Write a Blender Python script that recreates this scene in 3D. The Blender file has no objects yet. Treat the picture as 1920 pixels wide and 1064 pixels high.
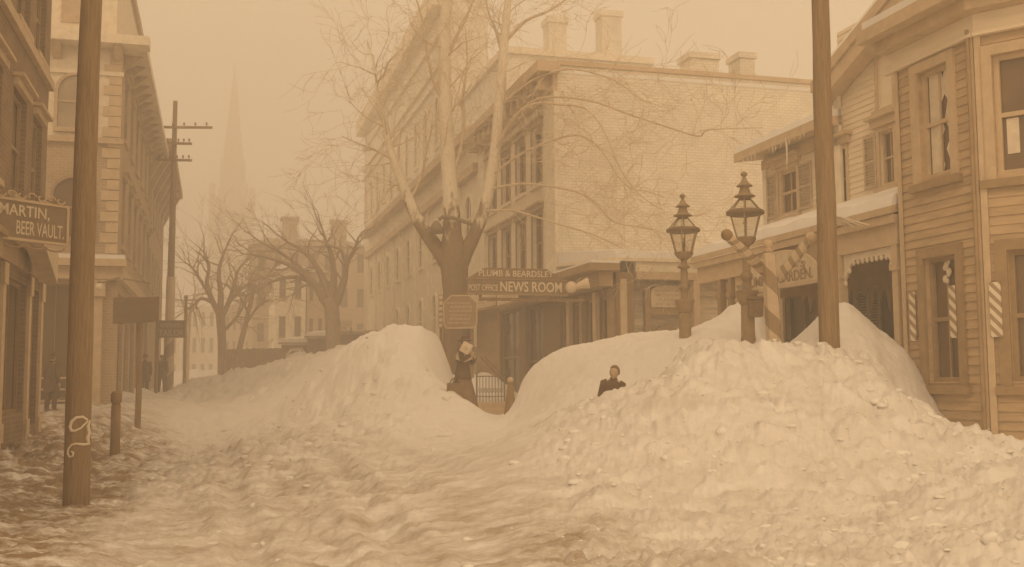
import bpy, math, random
import numpy as np
from mathutils import Vector, Matrix, Euler

SC = bpy.context.scene
COL = SC.collection
TH = math.radians(15.6)                 # direction of the street, left of straight ahead
CT, ST = math.cos(TH), math.sin(TH)
CAMZ, F = 1.5, 2000.0
R0 = random.Random(7)

# ------------------------------------------------------------------ camera
cd = bpy.data.cameras.new('camera')
cam = bpy.data.objects.new('camera', cd)
COL.objects.link(cam)
cd.sensor_width = 36.0
cd.lens = F * 36.0 / 1920.0
cd.clip_start, cd.clip_end = 0.1, 3000
PITCH, ROLL = math.atan(0.09), -0.006
RM = (Euler((math.pi / 2 + PITCH, 0, 0)).to_matrix() @ Matrix.Rotation(ROLL, 3, 'Z'))
cam.matrix_world = Matrix.Translation((0, 0, CAMZ)) @ RM.to_4x4()
SC.camera = cam


def ray(px, py):
    return RM @ Vector(((px - 960) / F, (532 - py) / F, -1.0))


def at(px, py, Y):
    d = ray(px, py)
    return Vector((0, 0, CAMZ)) + d * (Y / d.y)


def zat(py, Y, px=960):
    return at(px, py, Y).z


def W(s, t, z=0.0):                     # street coordinates (across, along) to the world
    return Vector((s * CT - t * ST, s * ST + t * CT, z))


def S2(p):
    return (p[0] * CT + p[1] * ST, -p[0] * ST + p[1] * CT)


def t_on(px, s):                        # where a sight line at column px meets the line at s
    k = (px - 960) / F
    Y = s / (CT * k + ST)
    return Y * (CT - ST * k)


def s_on(px, t):
    k = (px - 960) / F
    Y = t / (CT - ST * k)
    return Y * (CT * k + ST)


def zst(py, s, t, px=960):              # height seen at row py standing at (s, t)
    return zat(py, W(s, t).y, px)


# ------------------------------------------------------------------ mesh builder
class MB:
    def __init__(self, o=(0, 0, 0)):
        self.o = Vector(o)
        self.v, self.f, self.mi, self.sm = [], [], [], []

    def add(self, vs, fs, mi=0, smooth=False):
        b = len(self.v)
        self.v.extend(Vector(p) for p in vs)
        for f in fs:
            self.f.append([b + i for i in f])
            self.mi.append(mi)
            self.sm.append(smooth)

    def quad(self, a, b, c, d, mi=0):
        self.add([a, b, c, d], [(0, 1, 2, 3)], mi)

    def box(self, x0, x1, y0, y1, z0, z1, mi=0):
        vs = [(x, y, z) for z in (z0, z1) for y in (y0, y1) for x in (x0, x1)]
        self.add(vs, [(0, 2, 3, 1), (4, 5, 7, 6), (0, 1, 5, 4), (2, 6, 7, 3), (0, 4, 6, 2), (1, 3, 7, 5)], mi)

    def hexa(self, p, mi=0):            # 8 points: bottom ring of four, top ring of four
        self.add(p, [(3, 2, 1, 0), (4, 5, 6, 7), (0, 1, 5, 4), (1, 2, 6, 5), (2, 3, 7, 6), (3, 0, 4, 7)], mi)

    def pbox(self, P, a0, a1, z0, z1, d0, d1, mi=0):
        self.hexa([P(a0, z0, d0), P(a1, z0, d0), P(a1, z0, d1), P(a0, z0, d1),
                   P(a0, z1, d0), P(a1, z1, d0), P(a1, z1, d1), P(a0, z1, d1)], mi)

    def pprism(self, P, poly, d0, d1, mi=0):   # polygon in (a, z) of a facade, given thickness
        n = len(poly)
        vs = [P(a, z, d0) for a, z in poly] + [P(a, z, d1) for a, z in poly]
        fs = [tuple(range(n - 1, -1, -1)), tuple(range(n, 2 * n))]
        fs += [(i, (i + 1) % n, n + (i + 1) % n, n + i) for i in range(n)]
        self.add(vs, fs, mi)

    def tube(self, pts, rads, n=8, mi=0, cap=True):
        pts = [Vector(p) for p in pts]
        if not hasattr(rads, '__len__'):
            rads = [rads] * len(pts)
        rings, ref = [], None
        for i, p in enumerate(pts):
            d = (pts[min(i + 1, len(pts) - 1)] - pts[max(i - 1, 0)])
            if d.length < 1e-9:
                d = Vector((0, 0, 1))
            d.normalize()
            if ref is None:
                ref = Vector((1, 0, 0)) if abs(d.x) < 0.8 else Vector((0, 1, 0))
            u = ref - d * ref.dot(d)
            if u.length < 1e-6:
                u = d.orthogonal()
            u.normalize()
            ref = u
            w = d.cross(u)
            rings.append([p + (u * math.cos(2 * math.pi * k / n) + w * math.sin(2 * math.pi * k / n)) * rads[i] for k in range(n)])
        vs = [q for r in rings for q in r]
        fs = []
        for i in range(len(pts) - 1):
            for k in range(n):
                fs.append((i * n + k, i * n + (k + 1) % n, (i + 1) * n + (k + 1) % n, (i + 1) * n + k))
        self.add(vs, fs, mi, n >= 6)
        if cap:
            b = (len(pts) - 1) * n
            self.add(rings[0], [tuple(range(n - 1, -1, -1))], mi)
            self.add(rings[-1], [tuple(range(n))], mi)

    def lathe(self, prof, c=(0, 0, 0), n=16, mi=0, smooth=True, ph=0.0):   # prof: (r, z)
        c = Vector(c)
        vs = [c + Vector((r * math.cos(2 * math.pi * k / n + ph), r * math.sin(2 * math.pi * k / n + ph), z)) for r, z in prof for k in range(n)]
        fs = []
        for i in range(len(prof) - 1):
            for k in range(n):
                fs.append((i * n + k, i * n + (k + 1) % n, (i + 1) * n + (k + 1) % n, (i + 1) * n + k))
        m = (len(prof) - 1) * n
        fs += [tuple(range(n - 1, -1, -1)), tuple(range(m, m + n))]
        self.add(vs, fs, mi, smooth)

    def ball(self, c, r, n=12, sc=(1, 1, 1), mi=0):
        c = Vector(c)
        m = max(4, n // 2)
        vs, fs = [], []
        for i in range(m + 1):
            a = math.pi * i / m
            for k in range(n):
                b = 2 * math.pi * k / n
                vs.append(c + Vector((r * sc[0] * math.sin(a) * math.cos(b), r * sc[1] * math.sin(a) * math.sin(b), r * sc[2] * math.cos(a))))
        for i in range(m):
            for k in range(n):
                fs.append((i * n + k, (i + 1) * n + k, (i + 1) * n + (k + 1) % n, i * n + (k + 1) % n))
        self.add(vs, fs, mi, True)

    def bar(self, p, q, w, h, mi=0):    # square bar from p to q
        p, q = Vector(p), Vector(q)
        d = (q - p).normalized()
        up = Vector((0, 0, 1)) if abs(d.z) < 0.9 else Vector((0, 1, 0))
        x = d.cross(up).normalized()
        y = x.cross(d)
        r = [(-1, -1), (1, -1), (1, 1), (-1, 1)]
        self.hexa([p + x * a * w / 2 + y * b * h / 2 for a, b in r] + [q + x * a * w / 2 + y * b * h / 2 for a, b in r], mi)

    def build(self, name, mats, parent=None):
        me = bpy.data.meshes.new(name)
        me.from_pydata([tuple(p - self.o) for p in self.v], [], self.f)
        if not isinstance(mats, (list, tuple)):
            mats = [mats]
        for m in mats:
            me.materials.append(m)
        me.polygons.foreach_set('material_index', self.mi)
        me.polygons.foreach_set('use_smooth', self.sm)
        me.validate()
        me.update()
        o = bpy.data.objects.new(name, me)
        COL.objects.link(o)
        if parent is not None:
            o.parent = parent
        return o


def tag(o, label, cat, group=None):
    o['label'], o['category'] = label, cat
    if group:
        o['group'] = group
    return o


def thing(name, label, cat, loc, rz=0.0, group=None):
    o = bpy.data.objects.new(name, None)
    COL.objects.link(o)
    o.empty_display_size = 0.3
    o.location = loc
    o.rotation_euler = (0, 0, rz)
    return tag(o, label, cat, group)


class Site:
    """a thing whose parts are written in street coordinates (s, t, z)"""
    def __init__(self, name, label, cat, s, t, z=0.0, group=None):
        self.e = thing(name, label, cat, W(s, t, z), TH, group)
        self.o = (s, t, z)

    def mb(self):
        return MB(self.o)


class Spot:
    """a thing whose parts are written in world coordinates"""
    def __init__(self, name, label, cat, p, group=None):
        self.e = thing(name, label, cat, p, 0.0, group)
        self.o = tuple(p)

    def mb(self):
        return MB(self.o)


def copy_tree(o, parent=None):
    c = o.copy()
    COL.objects.link(c)
    c.parent = parent
    for ch in list(o.children):
        copy_tree(ch, c)
    return c


def plane(o, d, n):
    """facade map: a along d, z up, depth along the outward normal n; o, d, n in plan"""
    def P(a, z, q=0.0):
        return (o[0] + d[0] * a + n[0] * q, o[1] + d[1] * a + n[1] * q, z)
    return P


# ------------------------------------------------------------------ materials
def newmat(name):
    m = bpy.data.materials.new(name)
    m.use_nodes = True
    nt = m.node_tree
    return m, nt, nt.nodes['Principled BSDF']


def N(nt, typ, **kw):
    n = nt.nodes.new(typ)
    for k, v in kw.items():
        setattr(n, k, v)
    return n


def rgba(c):
    return (c[0], c[1], c[2], 1.0)


def mat(name, c, rough=0.8, var=0.18, scale=3.0, bump=0.0, bscale=30.0, stretch=(1, 1, 1), spec=0.3):
    m, nt, b = newmat(name)
    b.inputs['Roughness'].default_value = rough
    b.inputs['Specular IOR Level'].default_value = spec
    tc = N(nt, 'ShaderNodeTexCoord')
    mp = N(nt, 'ShaderNodeMapping')
    mp.inputs['Scale'].default_value = stretch
    nt.links.new(tc.outputs['Object'], mp.inputs[0])
    no = N(nt, 'ShaderNodeTexNoise')
    no.inputs['Scale'].default_value = scale
    no.inputs['Detail'].default_value = 6
    no.inputs['Roughness'].default_value = 0.65
    nt.links.new(mp.outputs[0], no.inputs['Vector'])
    rp = N(nt, 'ShaderNodeValToRGB')
    rp.color_ramp.elements[0].position = 0.3
    rp.color_ramp.elements[1].position = 0.7
    rp.color_ramp.elements[0].color = rgba([x * (1 - var) for x in c])
    rp.color_ramp.elements[1].color = rgba([min(0.95, x * (1 + var)) for x in c])
    nt.links.new(no.outputs['Fac'], rp.inputs[0])
    nt.links.new(rp.outputs[0], b.inputs['Base Color'])
    if bump:
        n2 = N(nt, 'ShaderNodeTexNoise')
        n2.inputs['Scale'].default_value = bscale
        n2.inputs['Detail'].default_value = 4
        nt.links.new(mp.outputs[0], n2.inputs['Vector'])
        bp = N(nt, 'ShaderNodeBump')
        bp.inputs['Strength'].default_value = bump
        bp.inputs['Distance'].default_value = 0.02
        nt.links.new(n2.outputs['Fac'], bp.inputs['Height'])
        nt.links.new(bp.outputs[0], b.inputs['Normal'])
    return m


def brick(name, c1, c2, mortar, scale=1.0, var=0.25):
    m, nt, b = newmat(name)
    b.inputs['Roughness'].default_value = 0.9
    b.inputs['Specular IOR Level'].default_value = 0.15
    tc = N(nt, 'ShaderNodeTexCoord')
    sp = N(nt, 'ShaderNodeSeparateXYZ')
    nt.links.new(tc.outputs['Object'], sp.inputs[0])
    ad = N(nt, 'ShaderNodeMath', operation='ADD')
    nt.links.new(sp.outputs[0], ad.inputs[0])
    nt.links.new(sp.outputs[1], ad.inputs[1])
    cb = N(nt, 'ShaderNodeCombineXYZ')
    nt.links.new(ad.outputs[0], cb.inputs[0])
    nt.links.new(sp.outputs[2], cb.inputs[1])
    br = N(nt, 'ShaderNodeTexBrick')
    br.inputs['Scale'].default_value = scale
    br.inputs['Brick Width'].default_value = 0.23
    br.inputs['Row Height'].default_value = 0.095
    br.inputs['Mortar Size'].default_value = 0.012
    br.inputs['Color1'].default_value = rgba(c1)
    br.inputs['Color2'].default_value = rgba(c2)
    br.inputs['Mortar'].default_value = rgba(mortar)
    nt.links.new(cb.outputs[0], br.inputs['Vector'])
    no = N(nt, 'ShaderNodeTexNoise')
    no.inputs['Scale'].default_value = 0.9
    no.inputs['Detail'].default_value = 8
    no.inputs['Roughness'].default_value = 0.7
    nt.links.new(cb.outputs[0], no.inputs['Vector'])
    rp = N(nt, 'ShaderNodeMapRange')
    rp.inputs[1].default_value, rp.inputs[2].default_value = 0.3, 0.7
    rp.inputs[3].default_value, rp.inputs[4].default_value = 1 - var, 1 + var * 0.6
    nt.links.new(no.outputs['Fac'], rp.inputs[0])
    mx = N(nt, 'ShaderNodeVectorMath', operation='SCALE')
    nt.links.new(br.outputs['Color'], mx.inputs[0])
    nt.links.new(rp.outputs[0], mx.inputs['Scale'])
    nt.links.new(mx.outputs[0], b.inputs['Base Color'])
    bp = N(nt, 'ShaderNodeBump')
    bp.inputs['Strength'].default_value = 0.4
    bp.inputs['Distance'].default_value = 0.01
    bp.invert = True
    nt.links.new(br.outputs['Fac'], bp.inputs['Height'])
    nt.links.new(bp.outputs[0], b.inputs['Normal'])
    return m


def stripes(name, c1, c2, mode, pitch, slope=1.0, duty=0.5):
    """helical or diagonal paint stripes: a real pattern painted on the thing"""
    m, nt, b = newmat(name)
    b.inputs['Roughness'].default_value = 0.6
    tc = N(nt, 'ShaderNodeTexCoord')
    sp = N(nt, 'ShaderNodeSeparateXYZ')
    nt.links.new(tc.outputs['Object'], sp.inputs[0])
    if mode == 'helix':
        an = N(nt, 'ShaderNodeMath', operation='ARCTAN2')
        nt.links.new(sp.outputs[1], an.inputs[0])
        nt.links.new(sp.outputs[0], an.inputs[1])
        sc = N(nt, 'ShaderNodeMath', operation='MULTIPLY')
        sc.inputs[1].default_value = slope / (2 * math.pi)
        nt.links.new(an.outputs[0], sc.inputs[0])
    else:
        ad = N(nt, 'ShaderNodeMath', operation='SUBTRACT')
        nt.links.new(sp.outputs[0], ad.inputs[0])
        nt.links.new(sp.outputs[1], ad.inputs[1])
        sc = N(nt, 'ShaderNodeMath', operation='MULTIPLY')
        sc.inputs[1].default_value = slope / pitch
        nt.links.new(ad.outputs[0], sc.inputs[0])
    zz = N(nt, 'ShaderNodeMath', operation='MULTIPLY')
    zz.inputs[1].default_value = 1.0 / pitch
    nt.links.new(sp.outputs[2], zz.inputs[0])
    su = N(nt, 'ShaderNodeMath', operation='ADD')
    nt.links.new(sc.outputs[0], su.inputs[0])
    nt.links.new(zz.outputs[0], su.inputs[1])
    fr = N(nt, 'ShaderNodeMath', operation='FRACT')
    nt.links.new(su.outputs[0], fr.inputs[0])
    gt = N(nt, 'ShaderNodeMath', operation='GREATER_THAN')
    gt.inputs[1].default_value = duty
    nt.links.new(fr.outputs[0], gt.inputs[0])
    no = N(nt, 'ShaderNodeTexNoise')
    no.inputs['Scale'].default_value = 9
    no.inputs['Detail'].default_value = 6
    nt.links.new(tc.outputs['Object'], no.inputs['Vector'])
    mx = N(nt, 'ShaderNodeMix', data_type='RGBA')
    mx.inputs['A'].default_value = rgba(c1)
    mx.inputs['B'].default_value = rgba(c2)
    nt.links.new(gt.outputs[0], mx.inputs['Factor'])
    rp = N(nt, 'ShaderNodeMapRange')
    rp.inputs[3].default_value, rp.inputs[4].default_value = 0.75, 1.15
    nt.links.new(no.outputs['Fac'], rp.inputs[0])
    vm = N(nt, 'ShaderNodeVectorMath', operation='SCALE')
    nt.links.new(mx.outputs['Result'], vm.inputs[0])
    nt.links.new(rp.outputs[0], vm.inputs['Scale'])
    nt.links.new(vm.outputs[0], b.inputs['Base Color'])
    return m


def glassmat(name, tint=(0.97, 0.95, 0.9), mixf=0.16):
    m, nt, b = newmat(name)
    out = nt.nodes['Material Output']
    b.inputs['Base Color'].default_value = rgba((0.5, 0.45, 0.4))
    b.inputs['Roughness'].default_value = 0.08
    tr = N(nt, 'ShaderNodeBsdfTransparent')
    tr.inputs[0].default_value = rgba(tint)
    mx = N(nt, 'ShaderNodeMixShader')
    mx.inputs[0].default_value = mixf
    nt.links.new(tr.outputs[0], mx.inputs[1])
    nt.links.new(b.outputs[0], mx.inputs[2])
    nt.links.new(mx.outputs[0], out.inputs[0])
    return m


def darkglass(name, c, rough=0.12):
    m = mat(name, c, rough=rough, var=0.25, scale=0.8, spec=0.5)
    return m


M = {}
DK = (0.30, 0.195, 0.095)
M['pole'] = mat('weathered_pole_wood', (0.33, 0.222, 0.117), 0.85, 0.28, 5, 0.9, 22, (6, 6, 0.35))
M['dark_wood'] = mat('dark_wood', DK, 0.85, 0.2, 4, 0.3, 20, (3, 3, 0.6))
M['darkest'] = mat('painted_porch_shade', (0.46, 0.29, 0.12), 0.9, 0.2, 1.5)  # brown that paints in the shade under the porch roof
M['iron'] = mat('cast_iron', (0.24, 0.17, 0.1), 0.55, 0.2, 9, 0.2, 50)
M['lampiron'] = mat('lamp_iron', (0.34, 0.245, 0.145), 0.6, 0.15, 9, 0.2, 50)
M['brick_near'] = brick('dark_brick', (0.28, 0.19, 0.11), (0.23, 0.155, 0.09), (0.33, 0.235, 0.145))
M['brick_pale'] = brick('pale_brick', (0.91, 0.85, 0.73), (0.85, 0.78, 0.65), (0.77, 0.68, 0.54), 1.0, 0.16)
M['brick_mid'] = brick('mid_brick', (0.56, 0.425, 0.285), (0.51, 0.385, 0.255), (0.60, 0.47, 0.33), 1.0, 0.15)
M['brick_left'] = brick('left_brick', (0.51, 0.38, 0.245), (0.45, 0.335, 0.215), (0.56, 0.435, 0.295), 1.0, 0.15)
M['stone'] = mat('pale_stone_trim', (0.84, 0.735, 0.575), 0.85, 0.12, 5, 0.2, 30)
M['stone_dark'] = mat('brown_stone_trim', (0.56, 0.425, 0.28), 0.85, 0.15, 5, 0.2, 30)
M['white_paint'] = mat('old_white_paint', (0.80, 0.70, 0.55), 0.7, 0.1, 4, 0.1, 40)
M['cream_paint'] = mat('cream_paint', (0.87, 0.77, 0.61), 0.75, 0.12, 3, 0.1, 40)
M['clap_paint'] = mat('clapboard_paint', (0.54, 0.395, 0.24), 0.75, 0.22, 2.5, 0.15, 25, (0.5, 0.5, 3))
M['clap_light'] = mat('pale_clapboard_paint', (0.85, 0.73, 0.555), 0.75, 0.08, 2.5, 0.15, 25, (0.5, 0.5, 3))
M['trim'] = mat('brown_window_trim', (0.37, 0.255, 0.14), 0.7, 0.15, 4, 0.15, 30)
M['trim_light'] = mat('tan_trim', (0.62, 0.475, 0.31), 0.7, 0.12, 4, 0.15, 30)
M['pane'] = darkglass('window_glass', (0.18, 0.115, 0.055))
M['pane_light'] = darkglass('painted_skylit_window_glass', (0.42, 0.33, 0.22), 0.06)  # sky light on these panes is put into their base colour
M['glass'] = glassmat('lantern_glass')
M['shutter'] = mat('louvred_shutter_paint', (0.56, 0.435, 0.295), 0.75, 0.12, 4)
M['curtain'] = mat('pale_curtain_cloth', (0.78, 0.68, 0.53), 0.95, 0.12, 6)
M['snowy'] = mat('settled_snow', (0.86, 0.83, 0.79), 0.9, 0.03, 5, 0.25, 12, spec=0.1)
M['ice'] = mat('icicle_ice', (0.84, 0.78, 0.68), 0.3, 0.05, 5)
M['sign_dark'] = mat('dark_sign_paint', (0.26, 0.18, 0.105), 0.6, 0.14, 3, 0.1, 30)
M['sign_light'] = mat('pale_sign_paint', (0.68, 0.56, 0.405), 0.65, 0.12, 3, 0.1, 30)
M['letter_light'] = mat('pale_lettering', (0.72, 0.60, 0.445), 0.7, 0.08, 8)
M['letter_dim'] = mat('dull_lettering', (0.52, 0.405, 0.27), 0.7, 0.12, 8)
M['letter_dark'] = mat('dark_lettering', (0.33, 0.235, 0.145), 0.7, 0.1, 8)
M['bark'] = mat('dark_bark', (0.38, 0.26, 0.145), 0.95, 0.3, 6, 0.8, 14, (2, 2, 0.5), spec=0.1)
M['bark_far'] = mat('far_bark', (0.42, 0.305, 0.195), 0.95, 0.2, 6, 0.4, 14, (2, 2, 0.5), spec=0.1)
M['twig'] = mat('pale_twig_bark', (0.66, 0.525, 0.365), 0.9, 0.2, 5, spec=0.1)
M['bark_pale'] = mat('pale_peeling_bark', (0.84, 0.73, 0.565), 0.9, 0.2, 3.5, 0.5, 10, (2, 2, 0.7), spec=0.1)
M['roof'] = mat('slate_roof', (0.44, 0.335, 0.225), 0.85, 0.15, 4)
M['coat'] = mat('dark_wool_coat', (0.16, 0.105, 0.06), 0.95, 0.2, 8, 0.3, 60, spec=0.1)
M['skirt'] = mat('brown_wool_skirt', (0.25, 0.17, 0.1), 0.95, 0.2, 5, 0.3, 60, spec=0.1)
M['cloth_light'] = mat('pale_linen', (0.72, 0.60, 0.45), 0.95, 0.12, 8)
M['skin'] = mat('skin', (0.52, 0.385, 0.25), 0.6, 0.05, 8)
M['hair'] = mat('dark_hair', (0.22, 0.15, 0.085), 0.8, 0.2, 20)
M['barber'] = stripes('barber_stripes', (0.33, 0.23, 0.13), (0.60, 0.475, 0.325), 'helix', 0.62, 1.0, 0.45)
M['barber_arm'] = stripes('barber_arm_stripes', (0.36, 0.255, 0.15), (0.62, 0.49, 0.34), 'helix', 0.17, 1.0, 0.42)
M['barber_far'] = stripes('barber_far_stripes', (0.36, 0.26, 0.16), (0.62, 0.50, 0.35), 'helix', 1.5, -1.0, 0.45)
M['barber_board'] = stripes('barber_board_stripes', (0.40, 0.29, 0.18), (0.84, 0.74, 0.58), 'diag', 0.155, 0.8, 0.5)
M['flaking'] = mat('flaking_whitewash', (0.70, 0.59, 0.43), 0.9, 0.32, 1.6, 0.2, 20, (0.8, 0.8, 6))
M['canvas'] = mat('faded_canvas', (0.62, 0.5, 0.345), 0.95, 0.12, 4)


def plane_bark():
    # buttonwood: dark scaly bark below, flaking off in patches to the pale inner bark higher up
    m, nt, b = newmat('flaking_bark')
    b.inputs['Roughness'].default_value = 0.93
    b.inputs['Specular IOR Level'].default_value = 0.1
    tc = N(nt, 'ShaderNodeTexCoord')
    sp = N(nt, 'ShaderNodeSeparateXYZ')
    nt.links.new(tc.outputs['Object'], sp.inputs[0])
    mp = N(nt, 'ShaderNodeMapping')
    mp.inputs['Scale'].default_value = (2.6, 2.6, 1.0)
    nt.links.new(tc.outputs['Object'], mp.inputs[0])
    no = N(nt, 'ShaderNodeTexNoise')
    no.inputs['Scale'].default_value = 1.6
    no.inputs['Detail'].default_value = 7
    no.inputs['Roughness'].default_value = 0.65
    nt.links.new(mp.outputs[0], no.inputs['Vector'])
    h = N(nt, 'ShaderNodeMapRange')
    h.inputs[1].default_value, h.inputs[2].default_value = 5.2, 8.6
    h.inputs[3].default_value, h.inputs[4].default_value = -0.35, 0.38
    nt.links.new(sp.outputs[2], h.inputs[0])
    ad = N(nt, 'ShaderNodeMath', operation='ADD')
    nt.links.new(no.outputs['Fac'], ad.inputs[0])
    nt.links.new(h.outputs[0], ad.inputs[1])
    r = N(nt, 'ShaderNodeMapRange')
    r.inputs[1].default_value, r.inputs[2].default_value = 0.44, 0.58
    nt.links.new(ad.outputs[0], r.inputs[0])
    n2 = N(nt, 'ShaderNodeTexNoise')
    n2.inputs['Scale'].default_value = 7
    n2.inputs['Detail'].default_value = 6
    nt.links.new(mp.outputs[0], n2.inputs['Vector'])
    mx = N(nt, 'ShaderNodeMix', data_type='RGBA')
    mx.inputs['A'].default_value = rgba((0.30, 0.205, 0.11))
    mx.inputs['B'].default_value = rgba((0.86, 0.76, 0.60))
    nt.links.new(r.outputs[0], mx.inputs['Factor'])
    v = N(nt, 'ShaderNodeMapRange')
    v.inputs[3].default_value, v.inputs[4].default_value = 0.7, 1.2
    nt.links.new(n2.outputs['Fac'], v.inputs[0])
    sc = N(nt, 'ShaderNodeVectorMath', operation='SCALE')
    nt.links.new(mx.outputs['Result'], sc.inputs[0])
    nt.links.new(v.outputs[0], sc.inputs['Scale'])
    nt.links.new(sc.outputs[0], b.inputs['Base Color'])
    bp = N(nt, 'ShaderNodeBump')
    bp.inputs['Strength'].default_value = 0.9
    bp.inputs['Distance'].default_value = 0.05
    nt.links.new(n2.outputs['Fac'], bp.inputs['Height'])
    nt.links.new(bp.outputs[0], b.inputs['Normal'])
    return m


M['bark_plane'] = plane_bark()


def snow_material():
    m, nt, b = newmat('snow')
    b.inputs['Roughness'].default_value = 0.85
    b.inputs['Specular IOR Level'].default_value = 0.12
    tc = N(nt, 'ShaderNodeTexCoord')
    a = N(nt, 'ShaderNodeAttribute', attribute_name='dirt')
    n1 = N(nt, 'ShaderNodeTexNoise')
    n1.inputs['Scale'].default_value = 2.2
    n1.inputs['Detail'].default_value = 8
    n1.inputs['Roughness'].default_value = 0.72
    mp = N(nt, 'ShaderNodeMapping')
    mp.inputs['Scale'].default_value = (0.7, 1.3, 1.0)
    nt.links.new(tc.outputs['Object'], mp.inputs[0])
    nt.links.new(mp.outputs[0], n1.inputs['Vector'])
    r1 = N(nt, 'ShaderNodeMapRange')
    r1.inputs[1].default_value, r1.inputs[2].default_value = 0.36, 0.68
    nt.links.new(n1.outputs['Fac'], r1.inputs[0])
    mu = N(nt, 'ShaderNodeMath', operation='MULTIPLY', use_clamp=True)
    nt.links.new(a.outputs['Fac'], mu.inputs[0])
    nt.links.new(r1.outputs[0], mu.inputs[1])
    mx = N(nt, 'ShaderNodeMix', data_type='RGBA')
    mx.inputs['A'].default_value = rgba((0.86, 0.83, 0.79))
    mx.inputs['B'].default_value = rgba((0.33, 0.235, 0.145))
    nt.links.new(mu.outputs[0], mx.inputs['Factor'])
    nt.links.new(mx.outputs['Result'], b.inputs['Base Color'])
    n2 = N(nt, 'ShaderNodeTexNoise')
    n2.inputs['Scale'].default_value = 9
    n2.inputs['Detail'].default_value = 8
    n2.inputs['Roughness'].default_value = 0.7
    nt.links.new(tc.outputs['Object'], n2.inputs['Vector'])
    bp = N(nt, 'ShaderNodeBump')
    bp.inputs['Strength'].default_value = 0.35
    bp.inputs['Distance'].default_value = 0.06
    nt.links.new(n2.outputs['Fac'], bp.inputs['Height'])
    nt.links.new(bp.outputs[0], b.inputs['Normal'])
    return m


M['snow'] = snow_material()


# ------------------------------------------------------------------ facade helpers
def wall(mb, P, a0, a1, z0, z1, holes=(), reveal=0.14, clap=0.0, mi=0, top=None):
    """wall face with real openings; clap > 0 lays it as lapped boards of that height"""
    ca = sorted(set([a0, a1] + [h[0] for h in holes] + [h[1] for h in holes]))
    cz = sorted(set([z0, z1] + [h[2] for h in holes] + [h[3] for h in holes]))
    ca = [x for x in ca if a0 - 1e-6 <= x <= a1 + 1e-6]
    cz = [x for x in cz if z0 - 1e-6 <= x <= z1 + 1e-6]
    for j in range(len(cz) - 1):
        run = None
        for i in range(len(ca) - 1):
            m = ((ca[i] + ca[i + 1]) / 2, (cz[j] + cz[j + 1]) / 2)
            hole = any(h[0] < m[0] < h[1] and h[2] < m[1] < h[3] for h in holes)
            if not hole:
                run = [ca[i], ca[i + 1]] if run is None else [run[0], ca[i + 1]]
            if hole or i == len(ca) - 2:
                if run:
                    strip(mb, P, run[0], run[1], cz[j], cz[j + 1], clap, mi)
                run = None
    for h in holes:
        x0, x1, y0, y1 = h
        mb.quad(P(x0, y0, 0), P(x0, y0, -reveal), P(x0, y1, -reveal), P(x0, y1, 0), mi)
        mb.quad(P(x1, y0, -reveal), P(x1, y0, 0), P(x1, y1, 0), P(x1, y1, -reveal), mi)
        mb.quad(P(x0, y0, -reveal), P(x0, y0, 0), P(x1, y0, 0), P(x1, y0, -reveal), mi)
        mb.quad(P(x0, y1, 0), P(x0, y1, -reveal), P(x1, y1, -reveal), P(x1, y1, 0), mi)


def strip(mb, P, a0, a1, z0, z1, clap, mi):
    if not clap:
        mb.quad(P(a0, z0), P(a1, z0), P(a1, z1), P(a0, z1), mi)
        return
    k0, k1 = math.floor(z0 / clap), math.ceil(z1 / clap)
    for k in range(k0, k1):
        b, t = k * clap, (k + 1) * clap
        lo, hi = max(b, z0), min(t, z1)
        if hi - lo < 1e-5:
            continue
        dl, dh = 0.017 * (t - lo) / clap, 0.017 * (t - hi) / clap
        mb.quad(P(a0, lo, dl), P(a1, lo, dl), P(a1, hi, dh), P(a0, hi, dh), mi)
        if lo == b:
            mb.quad(P(a0, lo, 0), P(a1, lo, 0), P(a1, lo, dl), P(a0, lo, dl), mi)


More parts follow.
